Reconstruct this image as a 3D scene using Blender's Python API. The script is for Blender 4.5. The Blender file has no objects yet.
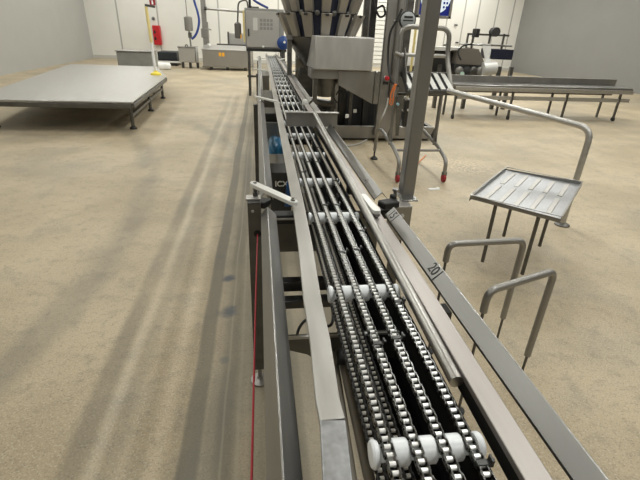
import bpy, bmesh, math, random
from mathutils import Vector, Matrix
random.seed(7)
S = bpy.context.scene
COL = S.collection

# ---------------------------------------------------------------- camera
F = 425.0
XV, YH = 260.0, 27.0            # where the conveyor's level direction vanishes
Yc = Vector((XV-320, 240-YH, -F)).normalized()
_dx = -36.0
_dy = (F*F + (XV-320)*_dx)/(240-YH)
Zc = -Vector((_dx, -_dy, -F)).normalized()
Xc = Yc.cross(Zc)
ROT = Matrix((Xc, Yc, Zc))      # camera space -> world
CAM = Vector((0, 0, 1.65))
cam = bpy.data.objects.new('camera', bpy.data.cameras.new('camera'))
cam.data.sensor_width = 36; cam.data.lens = F/640*36
cam.data.clip_start = 0.02; cam.data.clip_end = 200
cam.matrix_world = Matrix.Translation(CAM) @ ROT.to_4x4()
COL.objects.link(cam); S.camera = cam

def ray(px, py): return ROT @ Vector((px-320, 240-py, -F))
def at(px, py, z):
    r = ray(px, py); return CAM + r*((z-CAM.z)/r.z)
def atY(px, py, y):
    r = ray(px, py); return CAM + r*(y/r.y)

# ---------------------------------------------------------------- world, light, exposure
w = bpy.data.worlds.new('world'); S.world = w; w.use_nodes = True
w.node_tree.nodes['Background'].inputs[0].default_value = (0.95, 0.97, 1.0, 1)
w.node_tree.nodes['Background'].inputs[1].default_value = 0.3
CEIL = 5.0
def area(x, y, sx, sy, p, z=CEIL-0.12):
    l = bpy.data.lights.new('ceiling_lamp', 'AREA'); l.shape = 'RECTANGLE'; l.size = sx; l.size_y = sy
    l.energy = p; l.color = (0.985, 1.0, 0.965)
    o = bpy.data.objects.new('ceiling_lamp', l); o.location = (x, y, z); COL.objects.link(o)
LAMPS = [(x, y) for x in (-5.5, -1.6, 2.3, 6.2) for y in (-2.5, 1.6, 5.7, 9.8, 13.9, 18.0, 21.6)]
LAMPS += [(10.3, y) for y in (9.8, 13.9, 18.0, 21.6)]  # extra column, added to brighten the right end of the back wall
for x, y in LAMPS: area(x, y, 0.25, 2.4, (48 if y < 0 else 66 if y < 3 else 84 if y < 12 else 105)*(1.5 if x > 0 else 0.93))
S.view_settings.view_transform = 'Standard'; S.view_settings.look = 'None'
S.view_settings.gamma = 1; S.view_settings.use_curve_mapping = False
S.view_settings.exposure = -0.65

# ---------------------------------------------------------------- materials
MATS = {}
def mat(name, col, metal=0.0, rough=0.5, var=0.0, vscale=(8, 8, 8), bump=0.0, bscale=40, spec=0.5, emit=0):
    if name in MATS: return MATS[name]
    m = bpy.data.materials.new(name); m.use_nodes = True; nt = m.node_tree; N = nt.nodes; L = nt.links
    b = N['Principled BSDF']
    b.inputs['Base Color'].default_value = (*col, 1); b.inputs['Metallic'].default_value = metal
    b.inputs['Roughness'].default_value = rough; b.inputs['Specular IOR Level'].default_value = spec
    if emit:
        b.inputs['Emission Color'].default_value = (*col, 1); b.inputs['Emission Strength'].default_value = emit
    tc = N.new('ShaderNodeTexCoord')
    if var:
        mp = N.new('ShaderNodeMapping'); mp.inputs['Scale'].default_value = vscale
        L.new(tc.outputs['Object'], mp.inputs[0])
        n = N.new('ShaderNodeTexNoise'); n.inputs['Scale'].default_value = 1; n.inputs['Detail'].default_value = 5
        L.new(mp.outputs[0], n.inputs['Vector'])
        r = N.new('ShaderNodeValToRGB'); r.color_ramp.elements[0].position = 0.3; r.color_ramp.elements[1].position = 0.7
        r.color_ramp.elements[0].color = (*[c*(1-var) for c in col], 1)
        r.color_ramp.elements[1].color = (*[min(1, c*(1+var)) for c in col], 1)
        L.new(n.outputs['Fac'], r.inputs[0]); L.new(r.outputs[0], b.inputs['Base Color'])
        mr = N.new('ShaderNodeMapRange'); mr.inputs[3].default_value = max(0.02, rough-0.1); mr.inputs[4].default_value = min(1, rough+0.12)
        L.new(n.outputs['Fac'], mr.inputs[0]); L.new(mr.outputs[0], b.inputs['Roughness'])
    if bump:
        n2 = N.new('ShaderNodeTexNoise'); n2.inputs['Scale'].default_value = bscale; n2.inputs['Detail'].default_value = 3
        L.new(tc.outputs['Object'], n2.inputs['Vector'])
        bp = N.new('ShaderNodeBump'); bp.inputs['Strength'].default_value = bump; bp.inputs['Distance'].default_value = 0.01
        L.new(n2.outputs['Fac'], bp.inputs['Height']); L.new(bp.outputs[0], b.inputs['Normal'])
    MATS[name] = m; return m

STEEL = mat('brushed_steel', (0.33, 0.328, 0.318), 0.95, 0.32, 0.06, (30, 2.5, 30))
STEEL_L = mat('light_steel', (0.50, 0.49, 0.47), 0.8, 0.40, 0.09, (25, 4, 25))
STEEL_S = mat('scratched_steel', (0.42, 0.43, 0.45), 0.8, 0.35, 0.16, (60, 60, 60))
STEEL_D = mat('dull_steel', (0.145, 0.142, 0.133), 0.85, 0.42, 0.18, (6, 6, 14))
STEEL_M = mat('satin_steel', (0.31, 0.30, 0.282), 0.75, 0.42, 0.12, (5, 5, 2))
CHROME = mat('chain_steel', (0.86, 0.86, 0.85), 0.6, 0.30)
CHAIN_D = mat('oiled_steel', (0.07, 0.07, 0.068), 0.8, 0.36)
PLATE = mat('chain_plate_steel', (0.13, 0.13, 0.125), 0.95, 0.25)
BLACK = mat('black_plastic', (0.010, 0.010, 0.010), 0, 0.6)
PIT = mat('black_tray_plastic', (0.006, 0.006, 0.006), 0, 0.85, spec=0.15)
RUBBER = mat('dark_rubber', (0.03, 0.03, 0.03), 0, 0.7)
WHITE = mat('white_plastic', (0.84, 0.87, 0.90), 0, 0.3, 0.05, (30, 30, 30))
WARMWHITE = mat('cast_white_metal', (0.70, 0.70, 0.67), 0.2, 0.35)
BLUE = mat('blue_plastic', (0.008, 0.13, 0.27), 0, 0.4, 0.2, (9, 9, 9))
BLUEHOSE = mat('blue_hose', (0.02, 0.05, 0.25), 0, 0.4)
NAVY = mat('navy_cover', (0.007, 0.010, 0.028), 0, 0.5)
MOTOR = mat('blue_enamel', (0.015, 0.055, 0.22), 0, 0.4)
RED = mat('red_plastic', (0.50, 0.012, 0.02), 0, 0.4)
REDDARK = mat('red_rope', (0.42, 0.015, 0.03), 0, 0.5)
YELLOW = mat('yellow_plastic', (0.85, 0.68, 0.05), 0, 0.45)
PALEYEL = mat('pale_yellow_paint', (0.80, 0.66, 0.28), 0, 0.5)
ORANGE = mat('orange_cable', (0.75, 0.20, 0.04), 0, 0.5)
LABELOR = mat('orange_label', (0.85, 0.42, 0.03), 0, 0.5)
PAPER = mat('white_paper', (0.85, 0.85, 0.83), 0, 0.8)
BUCKET = mat('bucket_steel', (0.34, 0.315, 0.275), 0.55, 0.45, 0.08, (8, 8, 3))
TUBEBROWN = mat('worn_tube', (0.20, 0.175, 0.14), 0.2, 0.6, 0.15, (12, 12, 12))
GREYCABLE = mat('grey_cable', (0.45, 0.44, 0.41), 0, 0.5)
SCREENBLUE = mat('screen_blue', (0.010, 0.018, 0.16), 0, 0.3, emit=0.6)
SCREENWHITE = mat('screen_white', (0.75, 0.85, 0.95), 0, 0.3, emit=0.6)
SCREENRED = mat('screen_red', (0.28, 0.01, 0.03), 0, 0.3, emit=0.4)
INK = mat('black_ink', (0.02, 0.02, 0.02), 0, 0.6)
HMIFRAME = mat('grey_panel_paint', (0.22, 0.22, 0.21), 0.2, 0.5)
SHUTTER = mat('shutter_paint', (0.74, 0.74, 0.70), 0, 0.5)
BOXGREY = mat('machine_grey', (0.30, 0.30, 0.28), 0.3, 0.5, 0.1, (4, 4, 4))

def floor_mat():
    m = bpy.data.materials.new('resin_floor'); m.use_nodes = True; nt = m.node_tree; N = nt.nodes; L = nt.links
    b = N['Principled BSDF']; b.inputs['Roughness'].default_value = 0.5; b.inputs['Specular IOR Level'].default_value = 0.35
    tc = N.new('ShaderNodeTexCoord'); sep = N.new('ShaderNodeSeparateXYZ'); L.new(tc.outputs['Object'], sep.inputs[0])
    def noise(sc, det=4, vec=None, scale3=None):
        n = N.new('ShaderNodeTexNoise'); n.inputs['Scale'].default_value = sc; n.inputs['Detail'].default_value = det
        v = tc.outputs['Object']
        if scale3:
            mp = N.new('ShaderNodeMapping'); mp.inputs['Scale'].default_value = scale3; L.new(v, mp.inputs[0]); v = mp.outputs[0]
        L.new(v, n.inputs['Vector']); return n.outputs['Fac']
    def math_(op, a, b_=None, c=None, clamp=False):
        n = N.new('ShaderNodeMath'); n.operation = op; n.use_clamp = clamp
        for i, v in enumerate((a, b_, c)):
            if v is None: continue
            if isinstance(v, (int, float)): n.inputs[i].default_value = v
            else: L.new(v, n.inputs[i])
        return n.outputs[0]
    def mix(fac, a, b_):
        n = N.new('ShaderNodeMix'); n.data_type = 'RGBA'
        if isinstance(fac, (int, float)): n.inputs[0].default_value = fac
        else: L.new(fac, n.inputs[0])
        for i, v in ((6, a), (7, b_)):
            if isinstance(v, tuple): n.inputs[i].default_value = (*v, 1)
            else: L.new(v, n.inputs[i])
        return n.outputs[2]
    def ramp(v, lo, hi):
        n = N.new('ShaderNodeMapRange'); n.inputs[1].default_value = lo; n.inputs[2].default_value = hi
        n.interpolation_type = 'SMOOTHSTEP'; L.new(v, n.inputs[0]); return n.outputs[0]
    c = mix(ramp(noise(1.1, 5), 0.35, 0.65), (0.40, 0.325, 0.212), (0.52, 0.43, 0.293))
    c = mix(math_('MULTIPLY', ramp(noise(0.45, 4), 0.5, 0.68), 0.45), c, (0.26, 0.245, 0.20))
    c = mix(math_('MULTIPLY', ramp(noise(9, 4), 0.50, 0.70), 0.30), c, (0.22, 0.20, 0.15))
    c = mix(math_('MULTIPLY', ramp(noise(30, 4), 0.50, 0.68), 0.26), c, (0.20, 0.175, 0.13))
    c = mix(math_('MULTIPLY', ramp(noise(2.3, 5), 0.52, 0.66), 0.22), c, (0.24, 0.225, 0.19))
    c = mix(math_('MULTIPLY', ramp(noise(100, 2), 0.5, 0.7), 0.45), c, (0.62, 0.57, 0.46))
    c = mix(math_('MULTIPLY', ramp(noise(120, 2), 0.54, 0.72), 0.5), c, (0.12, 0.11, 0.09))
    # wheel tracks, streaks and painted shade running along the conveyor
    wob = math_('MULTIPLY', math_('SUBTRACT', noise(0.6, 2), 0.5), 0.07)
    x = math_('ADD', sep.outputs['X'], wob)
    fade = math_('MULTIPLY', ramp(noise(1.6, 4, scale3=(1.5, 0.5, 1)), 0.25, 0.62), math_('SUBTRACT', 1.0, ramp(sep.outputs['Y'], 5.0, 13.0)))
    far = math_('SUBTRACT', 1.0, ramp(sep.outputs['Y'], 9.0, 15.0))
    def band(x0, x1, soft, amt, col, c, f=True):
        a = ramp(x, x0-soft, x0+soft); bb = ramp(x, x1-soft, x1+soft)
        v = math_('MULTIPLY', a, math_('SUBTRACT', 1.0, bb)); v = math_('MULTIPLY', v, amt)
        if f: v = math_('MULTIPLY', v, math_('MULTIPLY', far, math_('ADD', math_('MULTIPLY', fade, 0.7), 0.3)))
        return mix(v, c, col)
    dk = (0.115, 0.105, 0.078)
    c = band(-0.39, -0.30, 0.010, 0.55, dk, c)
    c = band(-0.385, -0.305, 0.012, 0.55, dk, c, False)
    c = band(-0.30, 0.62, 0.03, 0.42, (0.19, 0.17, 0.125), c, False)  # conveyor's shade painted into the floor colour, reaching left to the track
    c = band(-0.03, 0.62, 0.03, 0.45, (0.17, 0.15, 0.11), c, False)  # deeper painted shade straight below the conveyor
    c = band(-0.245, -0.16, 0.02, 0.62, dk, c)
    c = band(-0.15, -0.135, 0.006, 0.5, (0.42, 0.37, 0.28), c)
    c = band(-0.215, -0.205, 0.005, 0.6, (0.40, 0.36, 0.27), c)
    c = band(-0.01, 0.01, 0.006, 0.5, (0.36, 0.32, 0.24), c)
    c = band(0.10, 0.115, 0.005, 0.5, (0.36, 0.32, 0.24), c)
    c = band(0.24, 0.30, 0.01, 0.5, dk, c)
    c = band(0.38, 0.44, 0.01, 0.4, dk, c)
    c = band(-0.09, -0.02, 0.015, 0.45, dk, c)
    c = band(0.03, 0.09, 0.015, 0.5, dk, c)
    c = band(0.12, 0.17, 0.015, 0.5, dk, c)
    c = band(-0.86, -0.76, 0.03, 0.5, dk, c)
    c = band(-0.70, -0.62, 0.03, 0.36, dk, c)
    c = band(-0.755, -0.705, 0.02, 0.2, (0.60, 0.55, 0.46), c)
    # a curved pair of older tracks sweeping to the left
    rad = math_('SQRT', math_('ADD', math_('POWER', math_('ADD', sep.outputs['X'], 9.5), 2.0), math_('POWER', math_('SUBTRACT', sep.outputs['Y'], 3.5), 2.0)))
    for r0 in (8.3, 9.5):
        v = math_('SUBTRACT', 1.0, ramp(math_('ABSOLUTE', math_('SUBTRACT', rad, r0)), 0.03, 0.20))
        c = mix(math_('MULTIPLY', math_('MULTIPLY', v, 0.45), fade), c, (0.15, 0.145, 0.12))
    # blue-grey smudges beside the conveyor leg, and crumbs spilt on the right
    for px, py, r_, col, am in ((228, 278, .05, (0.07, 0.08, 0.095), .9), (228, 312, .06, (0.08, 0.09, 0.105), .85), (224, 360, .03, (0.11, 0.12, 0.12), .5), (460, 165, .45, (0.68, 0.54, 0.36), .8)):
        p = at(px, py, 0)
        d = math_('SQRT', math_('ADD', math_('POWER', math_('SUBTRACT', sep.outputs['X'], p.x), 2.0), math_('POWER', math_('MULTIPLY', math_('SUBTRACT', sep.outputs['Y'], p.y), 1.0), 2.0)))
        d = math_('ADD', d, math_('MULTIPLY', math_('SUBTRACT', noise(12, 4), 0.5), r_*1.6))
        v = math_('MULTIPLY', math_('SUBTRACT', 1.0, ramp(d, r_*.4, r_*1.3)), am)
        if r_ > .3: v = math_('MULTIPLY', v, ramp(noise(26, 4), 0.48, 0.6))
        c = mix(v, c, col)
    L.new(c, b.inputs['Base Color'])
    bp = N.new('ShaderNodeBump'); bp.inputs['Strength'].default_value = 0.25; bp.inputs['Distance'].default_value = 0.003
    L.new(noise(220, 2), bp.inputs['Height']); L.new(bp.outputs[0], b.inputs['Normal'])
    return m

def wall_mat(name, col, joints):
    m = bpy.data.materials.new(name); m.use_nodes = True; nt = m.node_tree; N = nt.nodes; L = nt.links
    b = N['Principled BSDF']; b.inputs['Roughness'].default_value = 0.45
    tc = N.new('ShaderNodeTexCoord'); sep = N.new('ShaderNodeSeparateXYZ'); L.new(tc.outputs['Object'], sep.inputs[0])
    acc = None
    for j in joints:
        n = N.new('ShaderNodeMath'); n.operation = 'COMPARE'; L.new(sep.outputs['X'], n.inputs[0]); n.inputs[1].default_value = j; n.inputs[2].default_value = 0.035
        if acc is None: acc = n.outputs[0]
        else:
            a = N.new('ShaderNodeMath'); a.operation = 'MAXIMUM'; L.new(acc, a.inputs[0]); L.new(n.outputs[0], a.inputs[1]); acc = a.outputs[0]
    no = N.new('ShaderNodeTexNoise'); no.inputs['Scale'].default_value = 1.3; L.new(tc.outputs['Object'], no.inputs['Vector'])
    mx0 = N.new('ShaderNodeMix'); mx0.data_type = 'RGBA'; L.new(no.outputs['Fac'], mx0.inputs[0])
    mx0.inputs[6].default_value = (*[c*.93 for c in col], 1); mx0.inputs[7].default_value = (*[min(1, c*1.05) for c in col], 1)
    if acc is not None:
        mx = N.new('ShaderNodeMix'); mx.data_type = 'RGBA'; L.new(acc, mx.inputs[0]); L.new(mx0.outputs[2], mx.inputs[6]); mx.inputs[7].default_value = (*[c*.55 for c in col], 1)
        L.new(mx.outputs[2], b.inputs['Base Color'])
    else: L.new(mx0.outputs[2], b.inputs['Base Color'])
    return m

# ---------------------------------------------------------------- mesh helpers
Z = Vector((0, 0, 1))
def V(*a): return Vector(a)
class MB:
    def __init__(s): s.v = []; s.f = []
    def add(s, vs, fs):
        o = len(s.v); s.v += [Vector(v) for v in vs]; s.f += [[o+i for i in f] for f in fs]; return s
    def hexa(s, q):   # 8 corners: bottom 4 ccw, top 4
        return s.add(q, [(3,2,1,0), (4,5,6,7), (0,1,5,4), (1,2,6,5), (2,3,7,6), (3,0,4,7)])
    def box(s, c, size, rz=0, tilt=0):
        R = Matrix.Rotation(rz, 3, 'Z') @ Matrix.Rotation(tilt, 3, 'X'); x, y, z = [d/2 for d in size]; c = Vector(c)
        return s.hexa([c+R@V(*p) for p in ((-x,-y,-z),(x,-y,-z),(x,y,-z),(-x,y,-z),(-x,-y,z),(x,-y,z),(x,y,z),(-x,y,z))])
    def bb(s, x0, x1, y0, y1, z0, z1): return s.box(((x0+x1)/2, (y0+y1)/2, (z0+z1)/2), (abs(x1-x0), abs(y1-y0), abs(z1-z0)))
    def beam(s, a, b, w, h, up=Z):
        a = Vector(a); b = Vector(b); d = (b-a).normalized(); r = d.cross(up).normalized(); u = r.cross(d)
        q = []
        for p in (a, b):
            q.append([p+r*w/2*i+u*h/2*j for i, j in ((-1,-1), (1,-1), (1,1), (-1,1))])
        A, B = q
        return s.add(A+B, [(0,1,2,3), (7,6,5,4), (4,5,1,0), (5,6,2,1), (6,7,3,2), (7,4,0,3)])
    def sweep(s, pts, prof, up=Z, closed=True):
        pts = [Vector(p) for p in pts]; n = len(prof); vs = []; fs = []
        for i, p in enumerate(pts):
            d = (pts[min(i+1, len(pts)-1)]-pts[max(i-1, 0)]).normalized()
            r = d.cross(up).normalized(); u = r.cross(d)
            vs += [p+r*a+u*b for a, b in prof]
        for i in range(len(pts)-1):
            for k in range(n): fs.append((i*n+k, i*n+(k+1) % n, (i+1)*n+(k+1) % n, (i+1)*n+k))
        fs.append(list(range(n))[::-1]); fs.append([(len(pts)-1)*n+k for k in range(n)])
        return s.add(vs, fs)
    def tube(s, pts, r, n=12):
        pts = [Vector(p) for p in pts]; vs = []; fs = []; N_ = None
        for i, p in enumerate(pts):
            d = (pts[min(i+1, len(pts)-1)]-pts[max(i-1, 0)]).normalized()
            if N_ is None: N_ = d.cross(Z if abs(d.z) < .9 else V(1,0,0)).normalized()
            N_ = (N_-d*N_.dot(d)).normalized(); Bn = d.cross(N_)
            vs += [p+(N_*math.cos(2*math.pi*k/n)+Bn*math.sin(2*math.pi*k/n))*r for k in range(n)]
        for i in range(len(pts)-1):
            for k in range(n): fs.append((i*n+k, i*n+(k+1) % n, (i+1)*n+(k+1) % n, (i+1)*n+k))
        fs.append(list(range(n))[::-1]); fs.append([(len(pts)-1)*n+k for k in range(n)])
        return s.add(vs, fs)
    def lathe(s, o, d, prof, n=24):
        o = Vector(o); d = Vector(d).normalized(); a = d.cross(Z if abs(d.z) < .9 else V(1,0,0)).normalized(); b = d.cross(a); vs = []; fs = []
        for t, r in prof: vs += [o+d*t+(a*math.cos(2*math.pi*k/n)+b*math.sin(2*math.pi*k/n))*max(r, 1e-4) for k in range(n)]
        for i in range(len(prof)-1):
            for k in range(n): fs.append((i*n+k, i*n+(k+1) % n, (i+1)*n+(k+1) % n, (i+1)*n+k))
        fs.append(list(range(n))[::-1]); fs.append([(len(prof)-1)*n+k for k in range(n)])
        return s.add(vs, fs)
    def cyl(s, a, b, r, n=16): a = Vector(a); b = Vector(b); return s.lathe(a, b-a, [(0, r), ((b-a).length, r)], n)
    def prism(s, poly, ext):
        n = len(poly); ext = Vector(ext); P = [Vector(p) for p in poly]
        return s.add(P+[p+ext for p in P], [list(range(n))[::-1], list(range(n, 2*n))]+[(i, (i+1) % n, (i+1) % n+n, i+n) for i in range(n)])
    def build(s, name, m, parent=None, bev=0, smooth=True, local=False):
        me = bpy.data.meshes.new(name); org = V(0,0,0)
        p = parent
        while p is not None: org = org+p.location; p = p.parent
        if local: org = V(0,0,0)
        me.from_pydata([v-org for v in s.v], [], s.f)
        bm = bmesh.new(); bm.from_mesh(me); bmesh.ops.recalc_face_normals(bm, faces=bm.faces); bm.to_mesh(me); bm.free()
        me.materials.append(m)
        if smooth:
            for pl in me.polygons: pl.use_smooth = True
            me.set_sharp_from_angle(angle=math.radians(35))
        o = bpy.data.objects.new(name, me); COL.objects.link(o)
        if parent is not None: o.parent = parent
        if bev:
            md = o.modifiers.new('bevel', 'BEVEL'); md.width = bev; md.segments = 2; md.limit_method = 'ANGLE'
        return o
def round_path(pts, r, n=5):
    pts = [Vector(p) for p in pts]; out = [pts[0]]
    for i in range(1, len(pts)-1):
        a, b, c = pts[i-1], pts[i], pts[i+1]; rr = min(r, (b-a).length*.48, (c-b).length*.48)
        p0 = b+(a-b).normalized()*rr; p1 = b+(c-b).normalized()*rr
        for k in range(n+1):
            t = k/n; out.append(p0*(1-t)**2+b*2*t*(1-t)+p1*t*t)
    out.append(pts[-1]); return out
def smooth_path(pts, n=8):
    pts = [Vector(p) for p in pts]; out = []
    for i in range(len(pts)-1):
        p0 = pts[max(i-1, 0)]; p1 = pts[i]; p2 = pts[i+1]; p3 = pts[min(i+2, len(pts)-1)]
        for k in range(n):
            t = k/n; out.append(0.5*((2*p1)+(p2-p0)*t+(2*p0-5*p1+4*p2-p3)*t*t+(3*p1-p0-3*p2+p3)*t**3))
    out.append(pts[-1]); return out
def tag(o, label, cat, group=None, kind=None):
    o['label'] = label; o['category'] = cat
    if group: o['group'] = group
    if kind: o['kind'] = kind
    return o
def thing(name, label, cat, loc, group=None):
    o = bpy.data.objects.new(name, None); o.empty_display_size = .1; o.location = loc; COL.objects.link(o)
    return tag(o, label, cat, group)
def struct(o): o['kind'] = 'structure'; return o
def dup(o, parent):
    c = o.copy(); COL.objects.link(c); c.parent = parent; return c
def text(body, size, m, origin, xdir, ydir, parent, name='lettering', bold=0.0):
    cu = bpy.data.curves.new('t', 'FONT'); cu.body = body; cu.size = size; cu.extrude = 0.0005; cu.offset = bold
    cu.align_x = 'CENTER'; cu.align_y = 'CENTER'
    tmp = bpy.data.objects.new('t', cu); COL.objects.link(tmp)
    me = bpy.data.meshes.new_from_object(tmp); bpy.data.objects.remove(tmp)
    xd = Vector(xdir).normalized(); yd = Vector(ydir); yd = (yd-xd*yd.dot(xd)).normalized(); zd = xd.cross(yd)
    M = Matrix((xd, yd, zd)).transposed().to_4x4(); M.translation = Vector(origin)-(parent.location if parent else V(0,0,0))
    me.transform(M); me.name = name; me.materials.clear(); me.materials.append(m)
    o = bpy.data.objects.new(name, me); COL.objects.link(o); o.parent = parent; return o

# ---------------------------------------------------------------- the room
X0, X1, Y0, Y1 = -8.0, 13.5, -5.0, 23.5
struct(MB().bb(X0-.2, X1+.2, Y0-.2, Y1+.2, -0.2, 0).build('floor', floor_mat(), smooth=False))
WM = wall_mat('panel_wall', (0.80, 0.79, 0.745), (-6.6, -4.79, -1.97, 0.9, 2.4, 3.9, 5.4, 7.0, 8.2, 9.5, 10.38, 11.13, 12.1, 13.0))
WG = wall_mat('grey_wall', (0.22, 0.22, 0.215), ())  # grey picked to darken reflections in the steel
WS = wall_mat('mid_grey_wall', (0.42, 0.42, 0.40), ())  # toned down likewise for the steel's reflections
WP = wall_mat('plain_wall', (0.80, 0.79, 0.745), ())
struct(MB().bb(X0-.2, X1+.2, Y1, Y1+.2, 0, CEIL).build('wall_back', WM, smooth=False))
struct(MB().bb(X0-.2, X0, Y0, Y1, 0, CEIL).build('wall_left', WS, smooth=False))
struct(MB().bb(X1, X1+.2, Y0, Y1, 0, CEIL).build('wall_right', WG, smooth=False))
struct(MB().bb(X0-.2, X1+.2, Y0-.2, Y0, 0, CEIL).build('wall_front', WG, smooth=False))
struct(MB().bb(X0-.2, X1+.2, Y0-.2, Y1+.2, CEIL, CEIL+.2).build('ceiling', WP, smooth=False))
struct(MB().bb(X0, X1, Y1-.05, Y1, 0, 0.16).build('baseboard_back', mat('kerb_paint', (0.55, 0.54, 0.50), 0, 0.6), smooth=False))
# white roller shutter in the back wall, seen beside the weighing machine
sh = MB(); xa, xb = atY(369, 20, Y1).x, atY(399, 20, Y1).x
k = 0.17
while k < 3.2: sh.bb(xa, xb, Y1-.09, Y1-.03, k, k+.175); k += .20
struct(sh.build('door_1', SHUTTER, bev=.008))

# ---------------------------------------------------------------- the chain conveyor
def zch(y): return 0.955+max(0, 3.14-y)*0.017
CX = [0.204, 0.254, 0.304, 0.354]
YFAR = 13.0
ROLLY = [0.487, 1.008, 1.575, 2.04, 2.58, 3.15]+[3.62+.5*i for i in range(19)]
ROLLY = [y for y in ROLLY if y < YFAR]
conv = thing('chain_conveyor', 'long stainless chain conveyor with sloping side bars, running from the camera to the control cabinet', 'conveyor', (0.28, 0.3, 0))
# left flat guide rail (one long, one short near piece) and right flat guide rail
LR = [at(344.2-5.5, 480+12, 1.0), at(332.6, 420, 1.0), at(327.8, 400, 1.0), at(320.2, 340, 1.0), at(312.6, 300, 1.0), at(305.3, 245, 1.0), at(297.2, 198, 1.0), V(0.143, 2.4, 1.0), V(0.143, 4.5, 1.0), V(0.15, YFAR, 1.0)]
prof = [(-.024, -.014), (.024, -.014), (.024, .002), (-.024, .002)]
MB().sweep(LR[1:], prof).build('guide_rail', STEEL_L, conv, bev=.002)
near = V(*LR[1]); d0 = (LR[0]-LR[1]).normalized(); s0 = near+d0*.0015
MB().sweep([s0, near+d0*.5], prof).build('guide_rail', STEEL_S, conv, bev=.002)['label'] = 'short scratched blue-grey rail piece nearest the camera'
MB().sweep([V(.437, .25, 1.0), V(.441, .9, 1.0), V(.437, 1.7, 1.0), V(.43, 3.2, 1.0), V(.42, YFAR, 1.0)], prof).build('guide_rail', mat('rosy_steel', (.40, .37, .352), .75, .45, .08, (25, 4, 25)), conv, bev=.002)
MB().sweep([V(.417, .25, .972), V(.421, .9, .972), V(.417, 1.7, .972), V(.41, 3.2, .972)], [(-.002,-.022), (.002,-.022), (.002,.022), (-.002,.022)]).build('rail_web', CHAIN_D, conv)
MB().sweep([p+V(.021, 0, -.030) for p in LR[1:8]], [(-.002,-.022), (.002,-.022), (.002,.022), (-.002,.022)]).build('rail_web', CHAIN_D, conv)
# inverted-V side bars
def side_bar(pts, flip):
    o, i, h, t = (-.027, .034, .032, .003)
    a = [(o, 0), (-.0030, h-.0024), (-.0016, h-.0005), (0, h), (.0016, h-.0005), (.0030, h-.0022), (i, 0), (i, -.008), (i-t, -.008), (i-t*1.2, 0), (0, h-t*1.6), (o+t, 0)]
    if flip: a = [(-x, z) for x, z in a]
    return MB().sweep(pts, a)
GZ = 0.972
side_bar([V(.022, .20, GZ), V(.014, 1.60, GZ)], False).build('side_bar', STEEL, conv)
side_bar([V(.008, 1.78, GZ), V(-.012, 4.40, GZ)], False).build('side_bar', STEEL, conv)
side_bar([V(-.012, 4.50, GZ), V(-.03, YFAR-1.2, GZ)], False).build('side_bar', STEEL, conv)
side_bar([V(.556, .20, GZ), V(.532, 1.58, GZ)], True).build('side_bar', STEEL, conv)
side_bar([V(.530, 1.76, GZ), V(.510, 4.40, GZ)], True).build('side_bar', STEEL, conv)
side_bar([V(.510, 4.50, GZ), V(.50, YFAR-1.2, GZ)], True).build('side_bar', STEEL, conv)
# black length marks, "20" and "15", on the inner face of the right side bar
def mark(px, py, body, seg):
    # inner face from ridge to lower edge
    c = at(px, py, GZ+.016); y = c.y
    xr = .556-(y-.2)/1.38*.024 if y < 1.7 else .530
    ridge = V(xr, y, GZ+.0325); low = V(xr-.034, y, GZ+.0005)
    n = (low-ridge).cross(V(0,1,0)).normalized(); n = n if n.z > 0 else -n
    off = n*.0006; mid = (ridge+low)/2
    MB().beam(ridge.lerp(low, .06)+off-V(0,.003,0), ridge.lerp(low, .98)+off-V(0,.003,0), .004, .0008, up=n).build('mark_line', INK, conv, smooth=False)
    text(body, .048, INK, ridge.lerp(low, .50)+off+V(0,.034,0), V(0,-1,0), ridge-low, conv, bold=.0004)
mark(437, 275, '20', 0); mark(393, 218, '15', 0); mark(366, 181, '10', 0)
# black inner tray under the chains
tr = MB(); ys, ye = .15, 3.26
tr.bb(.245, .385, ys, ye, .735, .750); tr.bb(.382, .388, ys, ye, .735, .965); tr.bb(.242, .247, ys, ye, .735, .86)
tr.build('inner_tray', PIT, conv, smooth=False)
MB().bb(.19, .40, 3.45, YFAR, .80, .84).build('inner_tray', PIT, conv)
fs = MB(); fs.bb(.168, .176, 3.33, YFAR, .87, .985); fs.build('side_frame', STEEL, conv, bev=.002)
fs = MB(); fs.bb(.384, .392, 3.33, YFAR, .87, .985); fs.build('side_frame', STEEL_D, conv, bev=.002)
# cross rollers, one grooved white roller per axle
def roller_prof():
    p = []; R, g = .0240, .015; t = -.032
    def seg(a, b, r0, c=.0035): return [(a, r0-c), (a+c, r0), (b-c, r0), (b, r0-c)]
    p += [(-.027, .010), (-.027, .022), (-.023, .025), (-.019, .025), (-.014, .022), (-.0139, g)]
    for i in range(3):
        a = .05*i+.0088; b = .05*(i+1)-.0088
        p += [(a-.0001, g)]+seg(a, b, R)+[(b+.0001, g)]
    p += [(.1661, g), (.166, .022), (.170, .024), (.176, .024), (.180, .021), (.180, .010)]
    return p
r0 = None
for y in ROLLY:
    z = zch(y)-.0205
    if r0 is None:
        r0 = MB().lathe((0,0,0), (1,0,0), roller_prof(), 28).build('support_roller', WHITE, conv, local=True)
        ax0 = MB().cyl((-.012,0,0), (.185,0,0), .006, 10).build('axle', STEEL_D, r0, local=True)
        r = r0
    else:
        r = dup(r0, conv); dup(ax0, r)
    r.location = V(CX[0], y, z)-conv.location
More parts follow.
